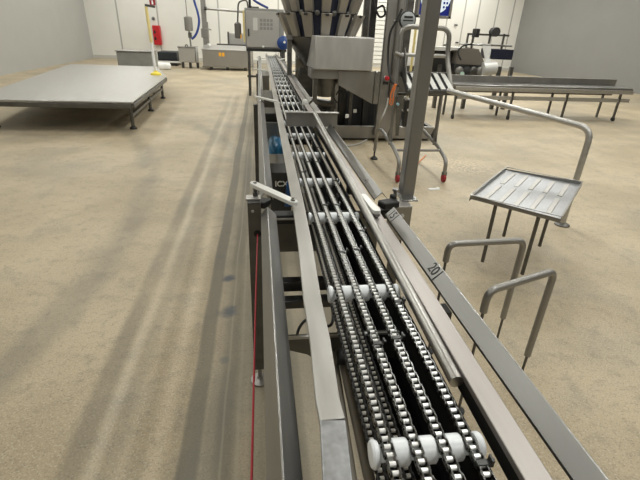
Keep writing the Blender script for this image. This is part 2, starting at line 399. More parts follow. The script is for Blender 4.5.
# cross members and their brackets
MB().prism([V(.045, .955, .872), V(.381, .955, .872), V(.381, .955, .77), V(.15, .955, .77), V(.115, .955, .80), V(.045, .955, .825)], (0, .006, 0)).build('cross_plate', STEEL_D, conv, bev=.001)
MB().bb(.045, .384, .945, .953, .866, .873).build('cross_plate_flange', STEEL_L, conv)
MB().bb(.040, .42, 1.455, 1.50, .69, .735).build('cross_tube', CHAIN_D, conv, bev=.003)
MB().bb(.040, .42, 1.385, 1.43, .655, .690).build('cross_tube', CHAIN_D, conv, bev=.003)
MB().bb(.035, .50, 1.66, 1.668, .765, .955).build('cross_plate', STEEL_D, conv, bev=.001)
MB().bb(.03, .17, 1.60, 1.655, .925, .965).build('cross_bar', BLACK, conv, bev=.004)
MB().bb(.03, .17, 1.588, 1.598, .950, .956).build('cross_bar_edge', STEEL_L, conv)
MB().bb(.42, .56, 1.66, 1.70, .915, .955).build('cross_bar', BLACK, conv, bev=.004)
MB().bb(.36, .42, 1.93, 1.99, .86, .92).build('cross_bar', BLACK, conv, bev=.004)
MB().bb(.435, .50, 2.06, 2.11, .88, .93).build('cross_bar', BLACK, conv, bev=.004)
MB().bb(.45, .535, .95, 1.00, .90, .93).build('cross_bar', CHAIN_D, conv, bev=.003)
MB().bb(.448, .50, .985, 1.03, .931, .939).build('cross_bar_edge', STEEL_L, conv)
# return tubes low on the left
tb = [(at(334, 352, .80), at(354, 486, .80), .009), (at(343, 362, .80), at(371, 486, .80), .0125)]
for a, b, r_ in tb: MB().tube([a, b], r_).build('return_tube', TUBEBROWN, conv)
# small black sprocket below the left rail
sp = at(340, 357, .84)
MB().cyl(sp-V(.012,0,0), sp+V(.012,0,0), .022, 20).build('sprocket', BLACK, conv)
# black cable bight that passes under the left rail
pts = smooth_path([at(297, 345, .80), at(298, 331, .82), at(306, 320, .86), at(318, 322, .87), at(329, 326, .86), at(333, 318, .85), at(331, 302, .84)])
MB().tube(pts, .0045, 8).build('cable', RUBBER, conv)

# --- frame legs
def frame_leg(parent, x, y, ztop, w=.055, side=-1):
    g = MB(); t = .004
    g.bb(x-w/2, x+w/2, y-t, y, .10, ztop); g.bb(x-w/2 if side < 0 else x+w/2-t, x-w/2+t if side < 0 else x+w/2, y, y+.055, .10, ztop)
    g.bb(x-w/2, x+w/2, y-t, y+.055, ztop-t, ztop)
    L = g.build('leg', STEEL_D, parent, bev=.001)
    MB().cyl((x, y+.025, .02), (x, y+.025, .16), .010, 12).build('adjuster', STEEL, L)
    MB().lathe((x, y+.025, 0), (0,0,1), [(0, .048), (.010, .048), (.02, .016), (.03, .012)], 24).build('foot', STEEL_M, L)
    return L
LEFTLEG = frame_leg(conv, -.040, 1.655, 1.0)
frame_leg(conv, .600, 1.70, .955, side=1)
for y in (4.45, 7.6, 10.6):
    frame_leg(conv, -.055, y, .955); frame_leg(conv, .545, y, .955, side=1)
# oval slot, bolts on the leg
MB().cyl((-.030, 1.6495, .862), (-.030, 1.6515, .862), .016, 20).build('slot', BLACK, conv)
MB().lathe((-.047, 1.651, .965), (0,-1,0), [(0, .006), (.003, .006), (.005, .003)], 12).build('bolt', STEEL_L, conv)
# left bracket cap and stud
c = at(253, 198.5, 1.0)
MB().box((c.x+.001, c.y, 1.004), (.062, .050, .008)).build('bracket_cap', STEEL_L, conv, bev=.002)
MB().box((c.x+.042, c.y-.015, .985), (.045, .06, .028), rz=-.5).build('clamp_block', BLACK, conv, bev=.004)
MB().lathe((c.x+.010, c.y+.012, 1.004), (0,0,1), [(0, .011), (.02, .011), (.021, .0085), (.062, .0085), (.064, .006)], 14).build('stud', STEEL_D, conv)
# right bracket plate with bolt and stud
rb = V(.600, 1.70, .955)
pl = [V(.545, 1.69, .955), V(.655, 1.69, .955), V(.655, 1.69, .86), V(.625, 1.69, .80), V(.56, 1.69, .76), V(.545, 1.69, .76)]
MB().prism(pl, (0,.006,0)).build('bracket_plate', STEEL, conv, bev=.001)
MB().bb(.545, .655, 1.69, 1.79, .955, .961).build('bracket_cap', STEEL_L, conv, bev=.001)
MB().lathe((.612, 1.69, .918), (0,-1,0), [(0, .009), (.004, .009), (.006, .004)], 12).build('bolt', CHROME, conv)
MB().lathe((.585, 1.74, .961), (0,0,1), [(0, .013), (.02, .013), (.021, .009), (.055, .009), (.0551, .015), (.066, .015), (.069, .011)], 14).build('stud', STEEL, conv)
cb = MB(); cb.box((.535, 1.665, .985), (.080, .055, .030), rz=.35); cb.box((.563, 1.70, 1.0), (.02, .03, .03), rz=.3)
cb.build('clamp_block', BLACK, conv, bev=.006)
# clamp arms: pale lever arms from a stud to the rail
def arm(a, b, wa, wb, name='clamp_arm', m=WARMWHITE):
    a = Vector(a); b = Vector(b); d = (b-a).normalized(); r = d.cross(Z).normalized(); h = .016
    poly = []
    for k in range(9):
        t = math.pi/2+math.pi*k/8; poly.append(a+d*math.cos(t)*wa/2+r*math.sin(t)*wa/2)
    for k in range(9):
        t = -math.pi/2+math.pi*k/8; poly.append(b+d*math.cos(t)*wb/2+r*math.sin(t)*wb/2)
    return MB().prism(poly, (0,0,h)).build(name, m, conv, bev=.0015)
A1 = at(254.5, 186.5, 1.05); B1 = at(293, 204, 1.015)
arm(A1, B1, .036, .038)
MB().lathe(B1+V(0,0,.016), (0,0,1), [(0, .010), (.006, .010), (.007, .007), (.012, .007)], 12).build('arm_screw', STEEL, conv)
MB().lathe(A1+V(.002,0,.016), (0,0,1), [(0, .007), (.002, .007), (.003, .003)], 12).build('arm_screw', CHAIN_D, conv)
A2 = at(363, 198, 1.02); B2 = at(376, 213, 1.02)
arm(A2, B2, .022, .034)
MB().lathe(B2+V(0,0,-.016), (0,0,1), [(0, .012), (.006, .017), (.016, .017), (.026, .012), (.03, .008)], 16).build('arm_screw', STEEL, conv)
for a, b in (((256, 97.5), (274.5, 102)), ((254.5, 69.5), (267, 71.5)), ((257, 58), (266, 59)), ((297.5, 70.5), (286.5, 73.5)), ((290, 51.5), (276, 53)), ((284, 59), (279, 60))):
    arm(at(*a, 1.02), at(*b, 1.02), .03, .04)

# --- the four carrying chains and the two return chains showing beneath them
PITCH = .0168
roller_me = MB().lathe((-.0062,0,0), (1,0,0), [(0, .0040), (.0006, .0047), (.0118, .0047), (.0124, .0040)], 12)
def link_plates(x, y0, y1, zf, w=.0092, hi=.0062):
    m = MB(); n = int((y1-y0)/PITCH)
    for i in range(n):
        ya = y0+i*PITCH; yb = ya+PITCH; za, zb = zf(ya), zf(yb); off = w-.0022 if i % 2 else w
        if ya < 2.4:
            for sg in (-1, 1):
                xx = x+sg*off-.0009; P = []
                for cy, cz, base in ((ya, za, math.pi/2), (yb, zb, -math.pi/2)):
                    for k in range(5):
                        t = base+math.pi*k/4; P.append(V(xx, cy+math.cos(t)*hi, cz+math.sin(t)*hi))
                m.prism(P, (.0018, 0, 0))
        else:
            for sg in (-1, 1): m.beam(V(x+sg*off, ya-.004, za), V(x+sg*off, yb+.004, zb), .0022, hi*2)
    return m
def pins(x, y0, y1, zf, w=.0118):
    m = MB(); n = int((min(y1, 2.4)-y0)/PITCH)+1
    for i in range(n):
        y = y0+i*PITCH; m.lathe((x-w, y, zf(y)), (1,0,0), [(0, .0022), (2*w, .0022)], 6)
    return m
place = ['leftmost', 'second from left', 'third from left', 'rightmost']
def chain(x, y0, y1, zf, label, group, lit, lugs=()):
    t = thing('roller_chain', label, 'chain', (x, y0, zf(y0)), group)
    link_plates(x, y0, y1, zf).build('link_plates', PLATE if lit else BLACK, t, smooth=False)  # return run: shade painted on as black plates
    pins(x, y0, y1, zf).build('link_pins', PLATE if lit else BLACK, t)  # pins blackened the same way on the return run
    first = None; n = int((y1-y0)/PITCH)+1
    for i in range(min(n, 100)):
        y = y0+i*PITCH
        if first is None: r = first = bpy.data.objects.new('roller', RME if lit else RME2); COL.objects.link(r); r.parent = t
        else: r = dup(first, t)
        r.location = V(x, y, zf(y))-t.location
    if n > 100:
        m = MB()
        for i in range(100, n):
            y = y0+i*PITCH; m.lathe((x-.0078, y, zf(y)), (1,0,0), [(0, .0056), (.0156, .0056)], 6)
        o = m.build('rollers', CHROME, t); o['kind'] = 'stuff'
    for ly in lugs:
        y = y0+round((ly-y0)/PITCH)*PITCH; z = zf(y); g = MB()
        g.box((x+.012, y, z+.004), (.012, .014, .004)); g.box((x+.0155, y, z+.010), (.004, .014, .014)); g.cyl((x+.017, y, z+.010), (x+.021, y, z+.010), .004, 8); g.box((x, y, z+.0065), (.018, .010, .003))
        g.build('pusher_lug', CHAIN_D, t)
    return t
tmp = roller_me.build('roller', CHROME, None, local=True); RME = tmp.data; bpy.data.objects.remove(tmp)
tmp = MB().lathe((-.0042,0,0), (1,0,0), [(0, .0036), (.0006, .0042), (.0078, .0042), (.0084, .0036)], 10).build('roller', CHROME, None, local=True); RME2 = tmp.data; bpy.data.objects.remove(tmp)
LUG = {0: (2.15, 3.0), 1: (.753, 1.231, 1.66, 2.35), 2: (.763, 1.242, 1.66, 2.35), 3: (.43, .924, 1.398, 2.0, 2.7)}
for i, x in enumerate(CX):
    chain(x, .40, YFAR, zch, f'bright roller chain over the white rollers, {place[i]} of the four carrying chains', 'carrying chains', True, LUG[i])
for x, lab in ((CX[0], 'lower return chain, its shade painted black, showing left of the leftmost carrying chain'), (CX[1], 'lower return chain, its shade painted black, showing between the first and second carrying chains')):
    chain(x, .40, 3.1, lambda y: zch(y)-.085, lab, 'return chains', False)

# --- deflector plate with its long push tube
dp = thing('deflector', 'white-topped steel cross plate with a long bare tube over the right edge of the chains', 'deflector', (0.38, 3.28, .98))
MB().bb(.180, .570, 3.27, 3.276, .985, 1.088).build('cross_plate', STEEL_M, dp)
MB().bb(.172, .578, 3.255, 3.30, 1.084, 1.092).build('top_flange', STEEL_L, dp, bev=.002)
ta = atY(456.2, 377.5, .652); ta.z = .985; ta = at(456.5, 382, .985)
tbp = V(.392, 3.255, 1.085)
MB().tube([ta, ta.lerp(tbp, .97), tbp], .0155, 28).build('push_tube', mat('tube_steel', (.42, .41, .39), .95, .33), dp)

# --- big square post bolted to the right bracket
po = thing('frame_post', 'tall square stainless post rising from the right bracket of the conveyor to the ceiling', 'post', (.650, 1.80, .961))
MB().box((.665, 1.825, (.962+CEIL)/2), (.060, .060, CEIL-.962), rz=.06).build('square_tube', STEEL_M, po, bev=.006)
MB().box((.662, 1.80, .966), (.075, .11, .008)).build('base_plate', STEEL, po, bev=.002)

# --- red pull cord along the left
MB().tube([V(-.030, 1.646, .858), V(-.034, 1.2, .84), V(-.040, .25, .80)], .0028, 8).build('pull_cord', REDDARK)
tag(bpy.data.objects['pull_cord'], 'thin taut red pull cord running from the left leg towards the camera', 'cord')

# --- things under the left side of the conveyor
def box_thing(name, label, cat, x0, x1, y0, y1, z0, z1, m, part='body', bev=.006, group=None):
    t = thing(name, label, cat, ((x0+x1)/2, (y0+y1)/2, z0), group)
    MB().bb(x0, x1, y0, y1, z0, z1).build(part, m, t, bev=bev); return t
t = box_thing('drive_housing', 'grey steel drive housing under the conveyor, between the blue bag and the dark lettered box', 'housing', .03, .19, 2.95, 3.3, .50, .765, STEEL)
MB().bb(.04, .08, 3.1, 3.28, 0.0, .50).build('stand', STEEL_D, t, bev=.004)
t = box_thing('lettered_box', 'dark box with pale letters beneath the left rail, behind the clamp arm', 'box', .045, .185, 2.70, 2.92, .52, .80, mat('charcoal_paint', (.035, .034, .033), 0.1, .6), bev=.003)
MB().bb(.045, .075, 2.80, 2.90, 0, .52).build('stand', STEEL_D, t, bev=.004)
text('ICX', .052, PAPER, V(.118, 2.698, .722), V(1,0,0), V(0,0,1), t, bold=.0016)
# blue bag
def lumpy(name, c, s, m, parent, seed=1):
    rnd = random.Random(seed); bm = bmesh.new(); bmesh.ops.create_icosphere(bm, subdivisions=3, radius=1)
    for v in bm.verts:
        p = v.co; k = 1/max(abs(p.x), abs(p.y), abs(p.z))**.55
        v.co = V(p.x*k*s[0], p.y*k*s[1], p.z*k*s[2])*(1+.09*math.sin(5*p.x+seed)*math.cos(7*p.y+2*p.z)+rnd.uniform(-.02, .02))+Vector(c)
    me = bpy.data.meshes.new(name); bm.to_mesh(me); bm.free(); me.materials.append(m)
    for pl_ in me.polygons: pl_.use_smooth = True
    o = bpy.data.objects.new(name, me); COL.objects.link(o); o.parent = parent; return o
t = box_thing('bag_shelf', 'grey steel shelf box under the conveyor carrying the blue bag', 'shelf', .02, .19, 3.35, 3.95, .58, .635, STEEL)
MB().bb(.02, .19, 3.93, 3.97, .635, .88).build('back_plate', STEEL, t, bev=.003); MB().bb(.03, .18, 3.4, 3.9, 0, .58).build('stand', STEEL_D, t, bev=.004)
b = lumpy('blue_bag', (.115, 3.60, .725), (.066, .19, .088), BLUE, None, 3); tag(b, 'crumpled blue bag on the steel shelf, left of the conveyor rail', 'bag')
t = thing('blue_sheet', 'blue plastic sheet tucked against the dark lettered box beneath the rail', 'sheet', (.15, 2.5, .5))
MB().prism([V(.139, 2.672, .57), V(.190, 2.682, .57), V(.195, 2.682, .80), V(.175, 2.672, .83), V(.148, 2.672, .71)], (0, .015, 0)).build('film', mat('blue_film', (.01, .09, .30), 0, .4), t)
t = box_thing('motor_box', 'dark square motor box under the conveyor just short of the cross plate', 'box', .02, .165, 4.05, 4.38, .62, .94, CHAIN_D)
MB().bb(.04, .15, 4.1, 4.35, 0, .62).build('stand', STEEL_D, t, bev=.004)
t = box_thing('gear_housing', 'small grey gear housing left of the far chain section', 'housing', .00, .15, 5.2, 6.0, .66, .90, STEEL_D)
MB().cyl((.0, 5.3, .80), (.0, 5.9, .80), .06, 16).build('motor', STEEL, t); MB().bb(.03, .12, 5.3, 5.9, 0, .66).build('stand', STEEL_D, t)
t = box_thing('gear_housing', 'farthest small gear housing under the conveyor before the control cabinet', 'housing', .0, .14, 7.9, 8.9, .62, .90, STEEL_M)
MB().bb(.03, .12, 8.0, 8.8, 0, .62).build('stand', STEEL_D, t)
# right side shaft, bearings and white sensor along the far section
t = thing('drive_shaft', 'grey drive shaft with bearings right of the far chain section', 'shaft', (.47, 5, .93))
MB().tube([V(.468, 3.5, .93), V(.455, 10.5, .93)], .022, 12).build('shaft', STEEL_M, t)
for y in (3.9, 5.4, 6.6, 8.4): MB().cyl((.466, y, .93), (.464, y+.12, .93), .042, 16).build('bearing', STEEL, t)
MB().bb(.40, .50, 3.6, 10.4, .87, .905).build('shaft_bed', STEEL_D, t)
t = thing('sensor', 'small white sensor cap beside the far chains, just behind the cross plate', 'sensor', at(305, 106, .97))
c = at(305, 103.5, 1.0); MB().lathe(c-V(0,0,.06), (0,0,1), [(0, .02), (.03, .03), (.08, .03), (.1, .018)], 14).build('cap', WARMWHITE, t)
MB().cyl(c-V(0,0,.10), c-V(0,0,.05), .035, 14).build('mount', BLACK, t)

# ---------------------------------------------------------------- control cabinet at the far end
YC = 12.0
t = thing('control_cabinet', 'grey steel control cabinet on posts at the far end of the conveyor', 'cabinet', (.12, YC+.3, 0))
a = atY(245.5, 8, YC); b = atY(280, 48, YC); cx0, cx1 = -.37, .50; cz0, cz1 = 1.15, 2.06
MB().bb(cx0, cx1+.10, YC, YC+.42, cz0, cz1).build('body', BOXGREY, t, bev=.01)
dr = MB().bb(cx0+.03, cx1-.03, YC-.03, YC-.002, cz0+.04, cz1-.06).build('door', mat('cabinet_door', (.43, .415, .385), .3, .45, .06, (3, 3, 3)), t, bev=.006)
MB().bb(cx0+.07, cx0+.10, YC-.055, YC-.031, cz0+.28, cz0+.45).build('handle', BLACK, dr, bev=.004)
MB().bb(cx0+.20, cx0+.31, YC-.034, YC-.031, cz0+.42, cz0+.70).build('label_plate', mat('pale_label', (.6, .59, .55), 0, .6), dr)
gr = MB()
for i in range(4):
    for j in range(3): gr.bb(cx0+.37+i*.085, cx0+.43+i*.085, YC-.034, YC-.031, cz0+.44+j*.09, cz0+.505+j*.09)
gr.build('label_grid', mat('grey_label', (.27, .26, .25), 0, .6), dr)
MB().lathe((cx0+.44, YC-.03, cz0+.05), (0,-1,0), [(0, .03), (.02, .03), (.03, .015)], 14).build('lamp_button', WARMWHITE, dr)
MB().lathe((cx1-.04, YC-.002, cz1-.15), (0,-1,0), [(0, .02), (.05, .02)], 10).build('hinge', BLACK, t)
for x in (-.30, .42+.12):
    for y in (YC-.02, YC+.36): MB().bb(x-.03, x+.03, y, y+.06, 0.0, cz0+.02).build('leg', STEEL_D, t, bev=.004)
MB().bb(-.36, .66, YC-.03, YC+.4, cz0-.06, cz0+.0).build('base_rail', CHAIN_D, t)
MB().bb(-.36, .66, YC+.1, YC+.16, .45, .50).build('stretcher', STEEL_D, t)
t = thing('electric_motor', 'round blue electric motor beside the right edge of the control cabinet', 'motor', (.64, YC-.35, 1.14))
c = atY(283.5, 43, 11.5)
MB().lathe(c, (0,-1,0), [(-.3, .13), (-.02, .16), (0, .155), (.02, .12), (.06, .05)], 20).build('motor_body', MOTOR, t)
MB().lathe(c+V(.02,-.06,.02), (0,-1,0), [(0, .03), (.02, .03)], 10).build('shaft_cap', PAPER, t)
MB().bb(c.x-.04, c.x+.04, c.y+.05, c.y+.25, .8, c.z-.1).build('mount', STEEL_D, t)
a = atY(283, 12, 12.6); b_ = atY(296, 40, 12.6)
t = thing('mesh_guard', 'pale grey guard panel right of the control cabinet', 'guard', ((a.x+b_.x)/2, 12.6, 0))
MB().bb(a.x+.12, b_.x+.1, 12.6, 12.64, 1.2, a.z).build('panel', mat('guard_grey', (.42, .41, .40), .2, .6, .15, (7, 7, 7)), t)
MB().bb(a.x+.08, b_.x+.14, 12.58, 12.66, a.z, a.z+.05).build('top_rail', STEEL_M, t)
for x in (a.x+.14, b_.x+.1): MB().bb(x-.02, x+.02, 12.6, 12.64, 0, a.z).build('leg', STEEL_D, t)

# ---------------------------------------------------------------- multihead weigher over the conveyor
WX, WY = .925, 7.25
wt = thing('multihead_weigher', 'large multihead weighing machine with a ring of steel buckets, right of the conveyor', 'weigher', (WX, WY, 0))
MB().lathe((WX, WY, 1.52), (0,0,1), [(0, .25), (.02, .47), (1.2, .50), (1.25, .2)], 28).build('core_housing', NAVY, wt)
def bucket(theta, ztop, h, R, wd, dp_, tiltin):
    rr = V(math.sin(theta), -math.cos(theta), 0); tt = V(math.cos(theta), math.sin(theta), 0); c = V(WX, WY, 0)
    def q(r, wv, z): return c+rr*r+tt*wv+Z*z
    zb = ztop-h; w2 = wd/2; wb = w2*.80
    g = MB().hexa([q(R-tiltin, -wb, zb), q(R-tiltin, wb, zb), q(R-dp_-tiltin, wb, zb), q(R-dp_-tiltin, -wb, zb), q(R, -w2, ztop), q(R, w2, ztop), q(R-dp_, w2, ztop), q(R-dp_, -w2, ztop)])
    o = g.build('bucket', BUCKET, wt, bev=.006)
    hk = MB().box(q(R+.006, 0, ztop-.02), (.05, .02, .03), rz=theta).build('hanger', CHAIN_D, o)
for k in range(14):
    th = 2*math.pi*k/14
    bucket(th, 2.24, .37, .68, .15, .07, .13)
    bucket(th, 1.855, .31, .67, .15, .07, .14)
for k in range(14):
    th = 2*math.pi*(k+.5)/14
    c = V(WX+math.sin(th)*.50, WY-math.cos(th)*.50, 1.86)
    MB().lathe(c, (math.sin(th), -math.cos(th), 0), [(0, .035), (.05, .035), (.055, .02)], 12).build('actuator', STEEL_D, wt)
# collecting cone, cover box and chutes
MB().lathe((WX+.0, WY, 1.0), (0,0,1), [(0, .16), (.50, .52), (.54, .54), (.55, .50)], 28).build('collecting_cone', STEEL_D, wt)
a0 = atY(316, 35, 6.45); 
def quadbox(corn, depth): return MB().prism(corn, (0, depth, 0))
cb = [atY(315.5, 35.5, 6.45), atY(375, 36.5, 6.45), atY(373, 70.5, 6.45), atY(314.5, 69.5, 6.45)]
zt = cb[0].z; zb = cb[3].z
fx0, fx1 = cb[0].x, cb[1].x
q = [V(fx0, 6.45, zb), V(fx1, 6.45, zb), V(fx1+.05, 7.1, zb), V(fx0-.05, 7.1, zb), V(fx0, 6.45, zt), V(fx1, 6.45, zt), V(fx1+.05, 7.1, zt), V(fx0-.05, 7.1, zt)]
MB().hexa(q).build('cover_box', mat('cover_steel', (.50, .49, .47), .45, .42, .12, (8, 8, 2)), wt, bev=.012)
MB().bb(fx0-.04, fx0+.36, 6.52, 7.0, zb-.13, zb-.0).build('chute_neck', STEEL_M, wt, bev=.006)
c = V(fx0+.20, 6.75, 0)
MB().lathe((c.x, c.y, zb-.40), (0,0,1), [(0, .11), (.04, .12), (.27, .19)], 24).build('discharge_hopper', STEEL_D, wt)
P = [atY(338, 71.5, 6.5), atY(375, 71.5, 6.5), atY(372, 104, 6.5), atY(338, 85, 6.5)]
P[0].z = P[1].z = zb-.005
MB().prism(P, (0, .45, 0)).build('side_chute', STEEL_M, wt, bev=.008)
MB().prism([P[1]+V(.012,0,0), P[1]+V(.085,0,0), P[2]+V(.085,0,0), P[2]+V(.012,0,0)], (0, .10, 0)).build('chute_edge', STEEL, wt, bev=.006)
for px, y, top in ((315, 6.55, zb-.1), (351, 7.3, zb-.1), (333, 7.4, zb-.1), (357, 8.0, 1.1)):
    x = atY(px, 100, y).x; MB().bb(x-.03, x+.03, y, y+.06, .2, top).build('leg', STEEL_D, wt, bev=.006)
x = atY(290, 60, 7.0).x
MB().bb(x-.04, x+.03, 7.0, 7.1, 0.0, 1.5).build('leg', STEEL_D, wt, bev=.006)
MB().bb(x+.12, x+.17, 7.5, 7.55, 0.0, 1.45).build('leg', STEEL_M, wt, bev=.006)
MB().box((x+.18, 7.3, 1.16), (.14, .01, .14), rz=.3, tilt=.3).build('hinge_plate', STEEL_M, wt)
MB().bb(x-.05, fx0, 6.98, 7.06, 1.50, 1.56).build('cone_rim_bar', STEEL, wt)
# wide frame plate and back posts
A = [atY(389.5, -8, 6.9), atY(398.5, -8, 6.9), atY(396, 40, 6.9), atY(398, 118, 6.9), atY(377, 118, 6.9), atY(385, 40, 6.9)]
xl = 1.86; 
MB().prism([V(1.84, 6.9, .10), V(2.20, 6.9, .10), V(2.10, 6.9, 1.0), V(2.02, 6.9, 3.2), V(1.87, 6.9, 3.2), V(1.86, 6.9, 1.0)], (0, .10, 0)).build('frame_plate', STEEL_M, wt, bev=.004)
MB().bb(1.70, 1.80, 7.3, 7.4, .1, 3.2).build('frame_post', CHAIN_D, wt, bev=.004)
MB().bb(2.17, 2.27, 6.95, 7.05, .1, 3.2).build('frame_post', STEEL_D, wt, bev=.004)
# base plinth, an open frame of channels
pl = MB(); pl.bb(1.19, 2.90, 7.02, 7.09, .035, .235); pl.build('plinth_channel', STEEL_M, wt, bev=.004)
MB().bb(1.19, 1.26, 7.09, 9.4, .035, .235).build('plinth_channel', STEEL_D, wt, bev=.004)
MB().bb(2.83, 2.90, 7.09, 9.4, .035, .235).build('plinth_channel', STEEL_D, wt, bev=.004)
MB().bb(1.19, 2.90, 9.4, 9.47, .035, .235).build('plinth_channel', STEEL_D, wt, bev=.004)
MB().bb(1.22, 2.87, 7.06, 9.43, .02, .06).build('drip_sheet', BLACK, wt)
for x in (1.3, 2.1, 2.8):
    MB().cyl((x, 7.06, 0), (x, 7.06, .06), .03, 12).build('levelling_foot', STEEL_D, wt)
xg = atY(366.5, 20, 7.9).x; MB().bb(xg-.05, xg+.05, 7.9, 8.0, .1, 3.2).build('frame_post', STEEL_D, wt, bev=.004)
MB().bb(.64, .92, 8.0, 8.4, .3, 1.15).build('gearbox', STEEL_D, wt, bev=.03)
MB().bb(.74, 1.12, 7.5, 8.3, .0, .46).build('gearbox', CHAIN_D, wt, bev=.03)
MB().cyl((.80, 7.46, .56), (1.25, 7.46, .50), .07, 16).build('motor', STEEL_D, wt)
MB().bb(1.30, 1.44, 7.5, 8.0, .06, .9).build('gearbox', CHAIN_D, wt, bev=.02)
MB().bb(1.45, 2.0, 7.6, 8.8, .06, .72).build('vibrator_housing', RUBBER, wt, bev=.02)
MB().bb(1.95, 2.5, 7.8, 9.0, .06, .60).build('vibrator_housing', CHAIN_D, wt, bev=.02)
for px, py in ((347, 116), (355, 111)):
    c = at(px, py, .5); MB().box(c, (.05, .02, .05)).build('tag_plate', PAPER, wt)
def cable(name, label, pts, r, m, cat='cable', group=None):
    o = MB().tube(smooth_path(pts), r, 8).build(name, m); return tag(o, label, cat, group)
for i, q in enumerate((((336, 95), (340, 90), (343, 97), (338, 103), (334, 98)), ((340, 104), (345, 98), (344, 91), (337, 92)))):
    MB().tube(smooth_path([atY(*p, 7.15) for p in q]), .010, 6).build('cable', RUBBER, wt)
MB().tube(smooth_path([atY(*p, 7.2) for p in ((373, 0), (376, 10), (380, 17), (385, 14), (383, 6), (378, 8), (374, 12))]), .016, 6).build('cable', RUBBER, wt)
# upright for the blade guard inside the base: pale strip
cable('grey_hose', 'pale grey hose curving over the floor from the weigher base', [at(338, 146, .012), at(355, 145, .012), at(368, 139, .012), at(374, 132, .05), atY(380, 121, 6.7), atY(386, 108, 6.72), atY(388, 98, 6.75)], .014, GREYCABLE, 'hose')

# ---------------------------------------------------------------- infeed stand with red castors, in front of the weigher
st = thing('rolling_stand', 'tubular stainless rolling stand with red castors and a slatted white deck', 'stand', (1.93, 5.2, 0))
YF, YB = 4.85, 5.88
for xx, nm in ((1.632, 'l'), (2.226, 'r')):
    pth = round_path([V(xx, YF, .10), V(xx, YF, .27), V(xx-.01, YF+.28, .37), V(xx-.02, YB-.15, .46), V(xx-.03, YB, .40), V(xx-.04, YB, .12)], .10)
    fr = MB().tube(pth, .024, 14).build('side_frame', STEEL_M, st)
    cs = MB(); cs.lathe((xx-.022, YF, .052), (1,0,0), [(0, .035), (.006, .05), (.038, .05), (.044, .035)], 20); c_ = cs.build('castor_wheel', mat('dark_red_rubber', (.30, .012, .02), 0, .5), st)
    MB().bb(xx-.028, xx+.028, YF-.02, YF+.02, .085, .13).build('castor_fork', STEEL_D, c_, bev=.003)
    MB().lathe((xx-.04, YB, 0), (0,0,1), [(0, .055), (.015, .055), (.04, .025), (.05, .012), (.14, .012)], 16).build('levelling_foot', RUBBER, st)
    # gusset and upright
    MB().tube([V(xx-.01, 5.28, .36), V(xx-.01, 5.30, 1.10)], .024, 12).build('upright', STEEL_M, st)
    MB().prism([V(xx-.012, 5.20, .36), V(xx-.012, 5.46, .42), V(xx-.012, 5.30, .62)], (.008, 0, 0)).build('gusset', STEEL_D, st)
MB().tube([V(1.632, 5.05, .345), V(2.226, 5.05, .345)], .016, 12).build('cross_tube', STEEL_M, st)
MB().tube([V(1.62, 5.3, .98), V(2.22, 5.3, .98)], .020, 12).build('cross_tube', STEEL_D, st)
hr = round_path([V(1.615, 5.25, .95), V(1.62, 5.32, 1.72), V(2.205, 5.32, 1.715), V(2.225, 5.32, 1.40), V(2.24, 5.1, 1.08)], .11, 7)
MB().tube(hr, .028, 16).build('handrail', STEEL_M, st)
mid = MB().tube([V(1.56, 5.28, 1.44), V(1.66, 5.26, 1.40)], .024, 12).build('stub_tube', STEEL_M, st)
MB().tube([V(1.64, 5.32, 1.42), V(2.22, 5.32, 1.42)], .022, 12).build('handrail_bar', STEEL_L, st)
# slatted deck
s0_, s1_ = V(0, 4.92, 1.085), V(0, 5.27, 1.235)
for i in range(6):
    x = 1.69+i*.096
    MB().beam(V(x, s0_.y, s0_.z), V(x-.0, s1_.y, s1_.z), .056, .014).build('slat', WARMWHITE, st, bev=.003)
MB().beam(V(1.93, 4.93, 1.062), V(1.93, 5.26, 1.205), .56, .008).build('dark_backing', RUBBER, st)  # dark sheet added to make the slat gaps black
MB().beam(V(1.64, 4.92, 1.05), V(2.24, 4.92, 1.05), .05, .05).build('deck_rail', STEEL_D, st, bev=.004)
MB().beam(V(1.64, 5.27, 1.215), V(2.24, 5.27, 1.215), .05, .05).build('deck_rail', STEEL_D, st, bev=.004)
MB().prism([V(1.66, 4.95, 1.0), V(1.66, 5.27, 1.2), V(1.66, 5.24, 1.50)], (.01, 0, 0)).build('side_plate', STEEL_D, st)
MB().bb(1.70, 1.92, 5.10, 5.16, .62, .93).build('control_box', CHAIN_D, st, bev=.01)
MB().tube([V(1.72, 5.22, .95), V(1.86, 5.05, .90)], .018, 12).build('lever', STEEL_L, st)
for px, py in ((407.5, 97.5), (412.5, 97.5), (408, 110)):
    MB().lathe(atY(px, py, 4.98), (0,-1,0), [(0, .014), (.01, .014), (.014, .006)], 10).build('bolt', CHROME, st)
MB().lathe(atY(397.5, 104, 5.08), (0,-1,0), [(0, .016), (.03, .016), (.034, .010)], 12).build('button', mat('pale_blue_plastic', (.35, .6, .7), 0, .4), st)
c = atY(408, 20, 5.35)
t = thing('round_lamp', 'round grey work lamp with a black rim above the stand handrail', 'lamp', c)
MB().lathe(c+V(0,.06,0), (0,-1,0), [(0, .05), (.01, .095), (.05, .10), (.055, .095)], 28).build('rim', RUBBER, t)
MB().lathe(c+V(0,.02,0), (0,-1,0), [(0, .085), (.02, .085), (.03, .07)], 28).build('face', mat('lamp_grey', (.42, .45, .46), .1, .4), t)
MB().box(c+V(0,-.012,.03), (.10, .006, .02)).build('face_bar', INK, t)
MB().box(c+V(0,-.012,-.005), (.12, .006, .012)).build('face_bar', INK, t)
MB().tube([c+V(-.02,.07,0), c+V(-.14,.10,-.02)], .015, 8).build('bracket', STEEL_D, t)
xq = atY(400.5, 30, 6.8).x; MB().tube([V(xq, 6.86, .6), V(xq, 6.86, 3.2)], .055, 14).build('round_post', STEEL_M, wt)
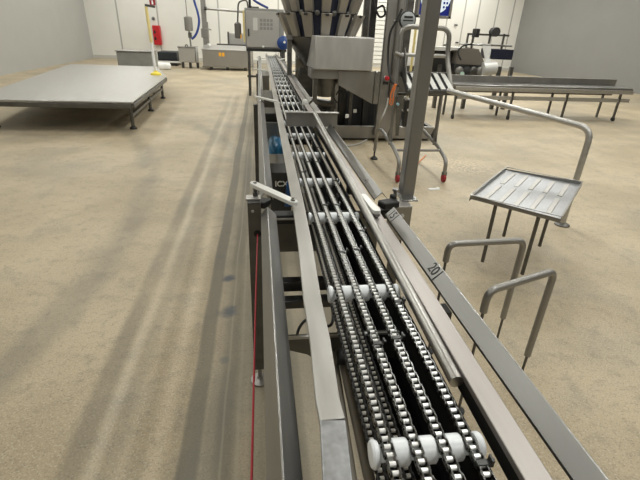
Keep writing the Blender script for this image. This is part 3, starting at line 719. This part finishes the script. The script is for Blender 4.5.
# red knob valve on the frame
c = atY(386.5, 78, 6.80)
t = thing('emergency_button', 'small red and white emergency button on the weigher frame plate', 'button', c)
MB().lathe(c+V(0,.05,0), (0,-1,0), [(0, .03), (.03, .03), (.035, .02)], 14).build('housing', PAPER, t)
MB().lathe(c, (0,-1,0), [(0, .02), (.01, .035), (.05, .035), (.06, .02)], 14).build('red_knob', RED, t)
MB().box(c+V(0,.02,-.075), (.07, .05, .04)).build('base_block', BLACK, t)
# black cable and orange cord hanging on the stand
cable('black_cable', 'thick black cable looping down beside the stand handrail', [atY(402, 9, 5.2), atY(397, 20, 5.2), atY(390, 34, 5.25), atY(388, 58, 5.3), atY(390, 76, 5.2), atY(394, 84, 5.15), atY(399, 86, 5.1)], .013, RUBBER)
oc = []
for k in range(3):
    oc += [atY(397-k, 84, 5.0), atY(392-k*.7, 92+k, 5.0), atY(389.5+k*.8, 103-k*2, 4.99), atY(392.5+k*.5, 104-k*2, 4.98), atY(393.5, 94, 4.98)]
cable('orange_cord', 'coiled orange cord hanging on the rolling stand lever', oc, .0055, ORANGE, 'cord')
cable('thin_red_hose', 'thin orange-red hose hanging low behind the big post, between the stand legs', [at(399, 168, .012), at(412, 168, .012), at(421, 160, .012), at(426, 155, .012)], .006, ORANGE, 'hose')
# crumpled paper scrap
sc_ = MB(); c = at(434, 189, .004); sc_.box(c, (.14, .05, .008), rz=.1); sc_.box(c+V(.05,.02,.004), (.06, .03, .008), rz=.5)
tag(sc_.build('paper_scrap', PAPER), 'white paper scrap on the floor right of the big post', 'paper')

# ---------------------------------------------------------------- operator screen on a drop arm
Ys = 7.0
t = thing('operator_screen', 'blue operator screen with a white oval of keys, hanging behind the big post', 'screen', (2.6, Ys, 1.85))
p0 = atY(415.5, 20, Ys); p1 = atY(450, 20, Ys); xL, xR, zB = p0.x, p1.x, 1.87; zT = 2.36
MB().bb(xL, xR, Ys, Ys+.12, zB, zT).build('housing', HMIFRAME, t, bev=.01)
fr = MB(); fr.bb(xL-.0, xR+.0, Ys-.02, Ys, zB, zB+.035); fr.bb(xL, xR, Ys-.02, Ys, zT-.035, zT); fr.bb(xL, xL+.035, Ys-.02, Ys, zB, zT); fr.bb(xR-.04, xR, Ys-.02, Ys, zB, zT); fr.build('bezel', STEEL_M, t, bev=.004)
MB().bb(xL+.036, xR-.041, Ys-.006, Ys-.001, zB+.036, zT-.036).build('display', SCREENBLUE, t)
cx = (xL+xR)/2-.0; cz = zB+.28
MB().prism([V(cx+.235*math.cos(a_), Ys-.008, cz+.225*math.sin(a_)) for a_ in [2*math.pi*k/36 for k in range(36)]], (0,.002,0)).build('oval', SCREENWHITE, t, smooth=False)
ky = MB()
for sg in (-1, 1):
    for i in range(2):
        for j in range(5):
            if sg < 0 and j > 1: continue
            x = cx+sg*(.14+.045*i); ky.bb(x-.014, x+.014, Ys-.011, Ys-.009, cz-.13+j*.055-.015, cz-.13+j*.055+.015)
ky.build('keys', SCREENBLUE, t)
MB().bb(cx-.19, cx-.04, Ys-.011, Ys-.009, cz+.00, cz+.035).build('key_bar', INK, t)
MB().bb(cx-.17, cx-.04, Ys-.011, Ys-.009, cz+.055, cz+.13).build('red_field', SCREENRED, t)
MB().tube([V(cx, Ys+.06, zT), V(cx, Ys+.06, CEIL)], .04, 12).build('drop_arm', STEEL_M, t)

# ---------------------------------------------------------------- right: guard rail tube, tray trolley and bent handles
t = thing('guard_rail', 'thick bare tube guard rail slanting to the right beyond the big post', 'rail', (2.4, 4.6, 0))
ga, gb = atY(448, 90.5, 4.86), atY(500, 104.3, 4.3); gd = gb-ga; gc = ga+gd*2.4
MB().tube(round_path([ga, gc, V(gc.x, gc.y, 0.03)], .12), .028, 16).build('tube', STEEL_L, t)
MB().lathe((gc.x, gc.y, 0), (0,0,1), [(0, .07), (.01, .07), (.03, .032)], 16).build('base_flange', STEEL_D, t)

t = thing('tray_trolley', 'shallow stainless tray with ribbed base on a trolley, at the right', 'trolley', (1.95, 2.8, 0))
C0 = at(470.5, 195, .62); e1 = (at(500, 172, .62)-C0); e1.normalize(); e2 = at(500, 219.5, .62)-C0; e2.normalize()
e2 = (e2-e1*e2.dot(e1)); e2.normalize(); l1, l2 = .95, .60; tz = .62
def tq(a, b, z): p = C0+e1*a+e2*b; return V(p.x, p.y, z)
MB().prism([tq(0,0,tz-.03), tq(l1,0,tz-.03), tq(l1,l2,tz-.03), tq(0,l2,tz-.03)], (0,0,.006)).build('tray_base', STEEL_S, t)
for (a, b, c, d) in ((0,0,l1,0), (l1,0,l1,l2), (l1,l2,0,l2), (0,l2,0,0)):
    g = MB().beam(tq(a,b,tz-.03), tq(c,d,tz-.014), .005, .028); g.beam(tq(a,b,tz+.001), tq(c,d,tz+.001), .012, .004)
    g.build('tray_rim', STEEL, t, bev=.001)
for k in range(5):
    for j in range(2):
        a0_ = .07+j*.44; bb_ = .09+k*.105
        MB().beam(tq(a0_, bb_, tz-.0225), tq(a0_+.37, bb_, tz-.0225), .035, .008).build('tray_rib', STEEL_L, t, bev=.004)
for a, b in ((.05, .05), (l1-.05, .05), (l1-.05, l2-.05), (.05, l2-.05)):
    MB().tube([tq(a+.12*(1 if a < .5 else -1), b+.1*(1 if b < .3 else -1), .05), tq(a+.12*(1 if a < .5 else -1), b+.1*(1 if b < .3 else -1), tz-.03)], .014, 10).build('leg', STEEL_D, t)
def bent_handle(name, label, p_low, p_bend, p_end, group):
    t = thing(name, label, 'handle', (p_low.x, p_low.y, 0), group)
    pe = p_end; pe2 = V(pe.x, pe.y, .03)
    path = round_path([p_low, p_bend, pe, V(pe.x, pe.y, .20)], .05, 7)
    MB().tube(path, .0165, 16).build('bent_tube', STEEL_M, t)
    MB().tube([V(p_low.x, p_low.y, p_low.z+.02), V(p_low.x, p_low.y, .02)], .007, 10).build('rod', STEEL_D, t)
    MB().tube([V(pe.x, pe.y, .22), pe2], .007, 10).build('rod', STEEL_D, t)
    fm = MB(); fm.lathe((p_low.x, p_low.y, 0), (0,0,1), [(0, .03), (.01, .03), (.02, .01)], 14); fm.build('foot', RUBBER, t)
    fm = MB(); fm.lathe((pe.x, pe.y, 0), (0,0,1), [(0, .03), (.01, .03), (.02, .01)], 14); fm.build('foot', RUBBER, t)
b1 = at(449, 244, .70); e_ = at(500, 241.5, .70)
bent_handle('tubular_handle', 'bent tube handle standing beyond the bar marked 20, the farther of two', V(b1.x, b1.y, .60), b1, b1+(e_-b1)*1.5, 'bent tube handles')
b1 = at(488.5, 291, .70); e_ = at(500, 287.5, .70)
bent_handle('tubular_handle', 'bent tube handle at the right, the nearer of two beside the bar marked 20', V(b1.x, b1.y, .595), b1, b1+(e_-b1).normalized()*.42, 'bent tube handles')

# ---------------------------------------------------------------- right background machines
t = thing('packing_table', 'long low stainless conveyor table on castors in the right background', 'table', (5.5, 9.5, 0))
xa = atY(452, 85, 9.3).x
zt1 = atY(455, 78, 9.6).z
MB().bb(xa, xa+4.2, 9.1, 9.7, .66, .72).build('table_top', STEEL, t, bev=.01)
MB().bb(xa, xa+4.2, 9.06, 9.1, .60, .68).build('front_rail', STEEL_L, t, bev=.004)
MB().bb(xa+.02, xa+4.2, 9.1, 9.14, .42, .50).build('lower_rail', STEEL_L, t, bev=.004)
MB().bb(xa, xa+4.2, 9.66, 9.72, .50, .86).build('back_plate', STEEL_M, t, bev=.004)
for i in range(4):
    x = xa+.05+i*1.3
    MB().bb(x-.02, x+.02, 9.1, 9.14, .08, .62).build('leg', STEEL_D, t); MB().cyl((x-.02, 9.12, .045), (x+.02, 9.12, .045), .045, 14).build('castor', RUBBER, t)
    MB().bb(x-.02, x+.02, 9.62, 9.66, .0, .62).build('leg', STEEL_D, t)
t = thing('roll_machine', 'cluttered grey machine with a white film roll in the right background', 'machine', (5.2, 10.6, 0))
Ym = 10.4
def R_(px, py): return atY(px, py, Ym)
MB().prism([R_(456, 64), R_(486, 66), R_(479, 49), R_(460, 48)], (0, .5, 0)).build('hopper', mat('brown_grey_steel', (.20, .18, .155), .4, .5), t, bev=.01)
a = R_(455, 64); b_ = R_(492, 78)
MB().bb(a.x, b_.x, Ym+.02, Ym+.6, b_.z, a.z).build('drive_body', CHAIN_D, t, bev=.02)
for i, px in enumerate((459, 466, 473, 480)):
    MB().lathe(R_(px, 71)+V(0,.02,0), (0,-1,0), [(0, .10), (.06, .10), (.08, .05)], 14).build('sprocket', (STEEL_M, RUBBER, STEEL_D, STEEL_M)[i], t)
MB().lathe(R_(460.5, 73.5)+V(0,-.08,0), (0,-1,0), [(0, .05), (.03, .05)], 12).build('dial', mat('pale_green_plastic', (.55, .75, .65), 0, .4), t)
c = R_(489, 69); MB().cyl(c+V(-.2,-.05,0), c+V(.12,-.05,.03), .15, 20).build('film_roll', WARMWHITE, t)
MB().prism([R_(482, 43), R_(491, 44), R_(491, 66), R_(486, 64)], (0, .02, 0)).build('film_web', PAPER, t)
a = R_(470, 34); b_ = R_(512, 34)
MB().bb(a.x, b_.x, Ym+.1, Ym+.14, a.z-.02, a.z+.02).build('top_bar', STEEL_D, t)
for px in (470.5, 476, 493, 507):
    c = R_(px, 34); MB().bb(c.x-.018, c.x+.018, Ym+.1, Ym+.14, c.z-.35, c.z).build('upright', STEEL_D, t)
c = R_(496, 32); MB().cyl(c+V(0,-.02,0), c+V(0,.15,0), .10, 18).build('motor', RUBBER, t)
c = R_(476, 33); MB().box(c, (.12, .12, .18), rz=.4).build('gear_block', CHAIN_D, t, bev=.01)
a = R_(468, 43.5); b_ = R_(512, 48)
MB().bb(a.x, b_.x, Ym+.0, Ym+.5, b_.z+.02, a.z).build('upper_shelf', STEEL, t, bev=.01)
a = R_(436, 46.5); b_ = R_(476, 50)
MB().bb(a.x, b_.x, Ym+.1, Ym+.4, a.z-.07, a.z).build('white_shelf', WARMWHITE, t, bev=.01)
a = R_(437, 51); b_ = R_(456, 74); MB().bb(a.x, b_.x, Ym+.3, Ym+.8, b_.z, a.z).build('side_housing', CHAIN_D, t, bev=.02)
a = R_(491, 49); b_ = R_(512, 60); MB().bb(a.x, b_.x, Ym, Ym+.5, b_.z, a.z).build('dark_box', NAVY, t, bev=.01)
for x in (R_(440, 80).x, R_(470, 80).x, R_(500, 80).x, R_(512, 80).x):
    MB().bb(x-.04, x+.04, Ym+.1, Ym+.18, 0, R_(470, 66).z).build('leg', STEEL_D, t); 
MB().tube(smooth_path([R_(461, 60), R_(458, 52), R_(463, 46), R_(472, 44)]), .02, 8).build('hose', RUBBER, t)
for px, py in ((456, 25), (457, 42.5), (445, 45)):
    c = atY(px, py, Y1-.06); o = MB().box(c, (.16, .06, .06)).build('wall_socket', INK, bev=.01)
    tag(o, {25: 'upper small dark socket on the right back wall', 42.5: 'small dark socket on the back wall above the roll machine', 45: 'lowest small dark socket on the back wall near the screen'}[py], 'socket', 'wall sockets')
# yellow and pale posts seen through the stand
t = thing('barrier_post', 'slim yellow post behind the rolling stand handrail', 'post', (atY(415, 38, 9).x, 9, 0))
c = atY(415, 38, 9); MB().bb(c.x-.02, c.x+.02, 9, 9.04, 0, c.z+.2).build('post', PALEYEL, t)
t = thing('white_crate', 'white crate on a steel stand seen through the stand handrail', 'crate', (atY(418, 56, 10).x, 10, 0))
a = atY(402, 56, 10); b_ = atY(424, 64, 10)
MB().bb(a.x, b_.x, 10, 10.4, b_.z-.05, a.z).build('crate_body', PAPER, t, bev=.01); MB().bb(a.x+.02, b_.x-.02, 10.05, 10.35, 0, b_.z-.05).build('stand', STEEL_D, t)

# ---------------------------------------------------------------- left background
def wallx(px, py): return atY(px, py, Y1)
c = atY(157, 35, Y1-.15)
t = thing('extinguisher_cabinet', 'red fire extinguisher cabinet on the back wall at left', 'cabinet', (c.x, Y1-.15, .75))
zt_, zb_ = atY(157, 25.5, Y1-.15).z, atY(158, 45, Y1-.15).z; 
MB().bb(c.x-.16, c.x+.18, Y1-.27, Y1-.002, zb_, zt_).build('cabinet_body', RED, t, bev=.03)
MB().bb(c.x-.10, c.x-.02, Y1-.285, Y1-.27, zb_+.50, zb_+.63).build('latch', BLACK, t, bev=.01)
MB().bb(c.x-.10, c.x-.02, Y1-.285, Y1-.27, zb_+.22, zb_+.35).build('latch', BLACK, t, bev=.01)
c = atY(152.3, 2, Y1-.02)
t = thing('fire_sign', 'red fire extinguisher sign high on the back wall', 'sign', (c.x, Y1-.02, c.z))
MB().bb(c.x-.13, c.x+.13, Y1-.02, Y1-.002, c.z-.13, c.z+.13).build('sign_plate', mat('sign_red', (.30, .02, .03), 0, .5), t)
g = MB(); g.bb(c.x-.035, c.x+.035, Y1-.026, Y1-.02, c.z-.10, c.z+.04); g.bb(c.x-.015, c.x+.015, Y1-.026, Y1-.02, c.z+.04, c.z+.07); g.bb(c.x-.06, c.x+.015, Y1-.026, Y1-.02, c.z+.065, c.z+.085)
g.build('pictogram', PAPER, t)
c = atY(153, 18.5, Y1-.08)
t = thing('wall_bell', 'small round dark bell on the wall above the extinguisher cabinet', 'bell', c)
MB().lathe(c+V(0,.078,0), (0,-1,0), [(0, .075), (.04, .075), (.07, .04)], 18).build('dome', mat('bell_grey', (.12, .12, .12), .2, .4), t)
MB().box(c+V(-.02,.05,-.14), (.03, .03, .12)).build('clip', PAPER, t)
# low steel bench at the left edge, with the squeegee standing on it
bz = .5; cb_ = at(166, 76.5, bz)
t = thing('low_bench', 'low pale stainless bench at the left edge of the photo', 'bench', (cb_.x-.7, cb_.y-1.6, 0))
p1 = cb_+(at(140, 96, bz)-cb_)*1.2; p3 = at(157.5, 66.5, bz)
pg = [p1, cb_, p3, p3+V(-2.4,0,0), p1+V(-2.4,0,0)]
MB().prism([p-V(0,0,.03) for p in pg], (0,0,.03)).build('bench_top', STEEL_L, t, bev=.008)
for a, b in ((0, 1), (1, 2), (2, 3), (3, 4), (4, 0)): MB().beam(pg[a].lerp(pg[b], .01)-V(0,0,.07), pg[b].lerp(pg[a], .01)-V(0,0,.07), .04, .07).build('edge_rail', STEEL_D, t, bev=.004)
cen = sum(pg, V(0,0,0))/5
for p in [q.lerp(cen, .10) for q in pg]+[cb_.lerp(p1, .5).lerp(cen, .1)]:
    MB().tube([V(p.x, p.y, .04), V(p.x, p.y, bz-.05)], .03, 10).build('leg', STEEL_D, t)
    MB().lathe((p.x, p.y, 0), (0,0,1), [(0, .06), (.02, .06), (.05, .03)], 12).build('foot', RUBBER, t)
q1 = cb_.lerp(cen, .10); q2 = p1.lerp(cen, .10)
MB().beam(V(q1.x, q1.y, .22), V(q2.x, q2.y, .22), .04, .05).build('cross_rail', STEEL_D, t)
MB().beam(V(q1.x-.1, q1.y-.3, .12), V(q1.x-.05, q1.y-.9, .36), .05, .05).build('brace', STEEL_M, t)
fq = at(156, 73.5, bz+.03)
t = thing('squeegee', 'yellow-handled squeegee standing upside down on the low bench at left', 'squeegee', (fq.x, fq.y, bz))
hd = atY(146, 6.5, fq.y); mid_ = fq.lerp(hd, .48)
MB().tube([fq, mid_], .030, 10).build('lower_handle', PAPER, t); MB().tube([mid_, hd], .034, 10).build('grip', PALEYEL, t)
MB().beam(hd+V(-.02,0,.03), hd+V(.20,0,-.0), .05, .05).build('blade', STEEL_D, t, bev=.004)
MB().lathe(fq-V(0,0,.03), (0,0,1), [(0, .13), (.04, .12), (.07, .05), (.1, .035)], 16).build('yellow_foot', YELLOW, t)
c0, c1 = atY(136, 52, 15.), atY(153.5, 66, 15.)
t = box_thing('grey_machine_box', 'grey machine box behind the low bench at the left edge', 'box', c0.x-.6, c1.x, 15, 15.7, 0, c0.z, BOXGREY, bev=.03)
MB().bb(c0.x-.62, c1.x+.02, 14.97, 15.72, c0.z, c0.z+.03).build('lid', STEEL_M, t, bev=.01)
c = at(162, 66.5, .1); b = lumpy('white_sack', (c.x, c.y, .12), (.34, .25, .13), PAPER, None, 8); tag(b, 'white sack slumped on the floor behind the squeegee', 'sack')
# black storage unit with a white frame
Yq = 20.5; a = atY(157, 51.5, Yq); b_ = atY(177.5, 62, Yq)
t = thing('storage_bin', 'black storage bin with a white frame against the back wall', 'bin', ((a.x+b_.x)/2, Yq, 0))
MB().bb(a.x, b_.x, Yq, Yq+1, .22, a.z).build('bin_body', mat('black_blue_plastic', (.012, .018, .024), 0, .5), t, bev=.03)
fr = MB(); fr.bb(a.x-.05, b_.x+.3, Yq-.08, Yq-.0, .12, .19); fr.build('frame', PAPER, t, bev=.01)
MB().bb(a.x, b_.x, Yq-.02, Yq+.9, .0, .22).build('plinth', INK, t)
# steel bin with filter above
Yb = 19.6; a = atY(178, 47.5, Yb); b_ = atY(197, 60, Yb)
t = thing('steel_bin', 'square stainless bin on short legs, left of the sloped tank', 'bin', ((a.x+b_.x)/2, Yb, 0))
MB().bb(a.x, a.x+.66, Yb, Yb+.6, .22, a.z).build('bin_body', STEEL_L, t, bev=.02)
MB().bb(a.x+.67, b_.x, Yb+.05, Yb+.6, .22, a.z+.02).build('side_panel', WARMWHITE, t, bev=.02)
MB().bb(a.x-.03, a.x+.70, Yb-.03, Yb+.63, a.z, a.z+.04).build('lid', STEEL_M, t, bev=.01)
for x in (a.x+.12, a.x+.42, a.x+.72):
    MB().bb(x-.05, x+.05, Yb+.05, Yb+.15, .0, .22).build('leg', CHAIN_D, t)
zz = a.z
MB().tube(smooth_path([V(a.x+.28, Yb+.1, zz+.03), V(a.x+.30, Yb+.1, zz+.10), V(a.x+.36, Yb+.1, zz+.10), V(a.x+.38, Yb+.1, zz+.03)]), .02, 8).build('lid_handle', CHAIN_D, t)
c = atY(188.5, 24, 19.9)
t = thing('dosing_filter', 'hanging steel filter cylinder on a rod above the square bin', 'filter', (c.x, 19.9, zz))
z1_ = atY(188, 16.5, 19.9).z; z0_ = atY(188, 31, 19.9).z
MB().lathe((c.x, 19.9, z0_), (0,0,1), [(0, .12), (.02, .165), (z1_-z0_-.03, .165), (z1_-z0_, .10)], 20).build('cylinder', STEEL_M, t)
MB().tube([V(c.x-.03, 19.9, z1_-.03), V(c.x-.05, 19.9, CEIL)], .014, 8).build('hanger_rod', STEEL_D, t)
MB().tube([V(c.x, 19.9, z0_+.02), V(c.x+.02, 19.9, zz+.041)], .035, 10).build('outlet_pipe', STEEL_M, t)
MB().box((c.x+.02, 19.9, z0_-.15), (.14, .1, .2)).build('valve', STEEL_D, t, bev=.01)
cable('blue_hose', 'blue hose hanging in a curve beside the filter cylinder', [atY(193, -12, 19.8), atY(194, 0, 19.8), atY(197, 10, 19.8), atY(199, 20, 19.8), atY(198, 29, 19.8), atY(195, 36, 19.8), atY(191.5, 39, 19.8)], .045, BLUEHOSE, 'hose')
cable('blue_hose', 'short blue hose slanting above the control cabinet', [atY(249, -8, 12.1), atY(254, 0, 12.1), atY(262, 5, 12.1), atY(268, 8, 12.15)], .028, BLUEHOSE, 'hose')
# leaning column, pipe
cl0 = at(205, 62, .0); cl0 = V(atY(206, 45, 20.6).x, 20.6, 0); ctop = atY(203, 0, 20.6)
t = thing('steel_column', 'tall grey steel column behind the sloped tank', 'column', cl0)
MB().beam(V(cl0.x, 20.6, 0), V(ctop.x, 20.6, CEIL), .20, .16, up=V(0,1,0)).build('shaft', STEEL_M, t, bev=.01)
MB().bb(cl0.x-.16, cl0.x+.16, 20.5, 20.7, 1.15, 1.5).build('bracket', STEEL_M, t, bev=.02)
MB().bb(cl0.x-.2, cl0.x+.2, 20.45, 20.75, 0, .03).build('base_plate', STEEL_D, t)
pa, pb = atY(205, 8.5, 20.4), atY(246, 12, 20.4)
t = thing('water_pipe', 'horizontal grey pipe between the column and the control cabinet', 'pipe', pa)
MB().tube([pa, pb+V(.5,0,-.02)], .045, 12).build('pipe', STEEL_M, t); MB().lathe(pa-V(.03,0,0), (1,0,0), [(0, .07), (.1, .07)], 14).build('coupling', CHAIN_D, t)
# tank
Yt = 19.0; a = atY(202, 50, Yt); b_ = atY(246.5, 67, Yt)
zb_ = .10; ztf = atY(225, 50, Yt).z
t = thing('sloped_tank', 'large grey steel tank with a sloped lid and an orange label', 'tank', ((a.x+b_.x)/2, Yt, 0))
TM = mat('tank_steel', (.30, .288, .265), .5, .42, .06, (1, 1, 1))
MB().bb(a.x, b_.x+.2, Yt, Yt+1.2, zb_+.02, ztf).build('tank_body', TM, t, bev=.02)
MB().prism([V(a.x-.03, Yt-.03, ztf), V(a.x-.03, Yt+1.2, ztf+.13), V(a.x-.03, Yt+1.2, ztf), V(a.x-.03, Yt+.05, ztf-.03)], (b_.x-a.x+.26, 0, 0)).build('sloped_lid', STEEL_L, t, bev=.01)
for x in (a.x+.3, a.x+.95, b_.x-.05): MB().bb(x-.06, x+.06, Yt+.1, Yt+.22, 0, zb_+.04).build('leg', CHAIN_D, t)
c = atY(221.5, 54.5, Yt-.01)
MB().bb(c.x-.11, c.x-.01, Yt-.012, Yt-.002, c.z-.07, c.z+.07).build('warning_label', LABELOR, t); MB().bb(c.x+.02, c.x+.12, Yt-.012, Yt-.002, c.z-.07, c.z+.07).build('warning_label', LABELOR, t)
c = atY(208.3, 36, Yt+.6)
MB().tube([V(c.x, Yt+.6, ztf+.1), V(c.x, Yt+.6, atY(208, 22, Yt+.6).z)], .03, 10).build('tap_pipe', STEEL_M, t)
MB().lathe((c.x, Yt+.6, ztf+.12), (0,0,1), [(0, .08), (.08, .06)], 12).build('tap_collar', WARMWHITE, t)
MB().tube([V(c.x-.04, Yt+.58, ztf+.75), V(c.x+.14, Yt+.58, ztf+.70)], .025, 10).build('tap_lever', STEEL_M, t)
# box behind the tank
a = atY(228.5, 33, 21.); b_ = atY(246, 46, 21.)
t = box_thing('back_machine', 'small pale steel machine behind the sloped tank', 'machine', a.x, b_.x+.3, 21, 21.5, 0, a.z, STEEL_L, bev=.02)
MB().bb(a.x-.05, a.x+.02, 20.93, 21.02, .6, a.z+.05).build('edge_post', STEEL_D, t)
MB().bb(a.x-.5, b_.x+.2, 20.6, 20.98, atY(230, 44, 20.8).z-.05, atY(230, 44, 20.8).z).build('shelf', STEEL_D, t)
# bent pipe with hanging cylinder, left of the cabinet
Yp = 12.1
t = thing('beacon', 'dark steel cylinder hanging from a bent pipe left of the control cabinet', 'lamp', atY(238, 38, Yp))
ca = atY(237.6, 23, Yp); cb2 = atY(238, 38.5, Yp)
MB().tube(round_path([ca, atY(238.2, 1.5, Yp), atY(247, -.5, Yp), V(atY(248, 6, Yp).x, Yp+.02, 2.06)], .12), .020, 10).build('bent_pipe', STEEL_D, t)
MB().lathe(V(ca.x, Yp, cb2.z), (0,0,1), [(0, .06), (.02, .085), (ca.z-cb2.z-.02, .085), (ca.z-cb2.z+.02, .04)], 18).build('cylinder', mat('beacon_steel', (.16, .15, .14), .5, .4), t)
MB().box(V(ca.x+.07, Yp-.03, cb2.z+.05), (.035, .06, .10)).build('amber_lens', LABELOR, t)
MB().bb(cx0-.05, cx0-.005, YC+.05, YC+.08, 1.30, 2.0).build('yellow_strip', PALEYEL, bpy.data.objects['control_cabinet'])
t = thing('cabinet_knob', 'small black fitting on top of the control cabinet', 'fitting', (-.33, 12.2, 2.06))
MB().lathe((-.24, 12.2, 2.06), (0,0,1), [(0, .06), (.05, .05), (.06, .03), (.25, .03)], 12).build('gland', BLACK, t)
MB().bb(-.18, -.02, 12.15, 12.25, 2.06, 2.10).build('clip', STEEL_D, t)
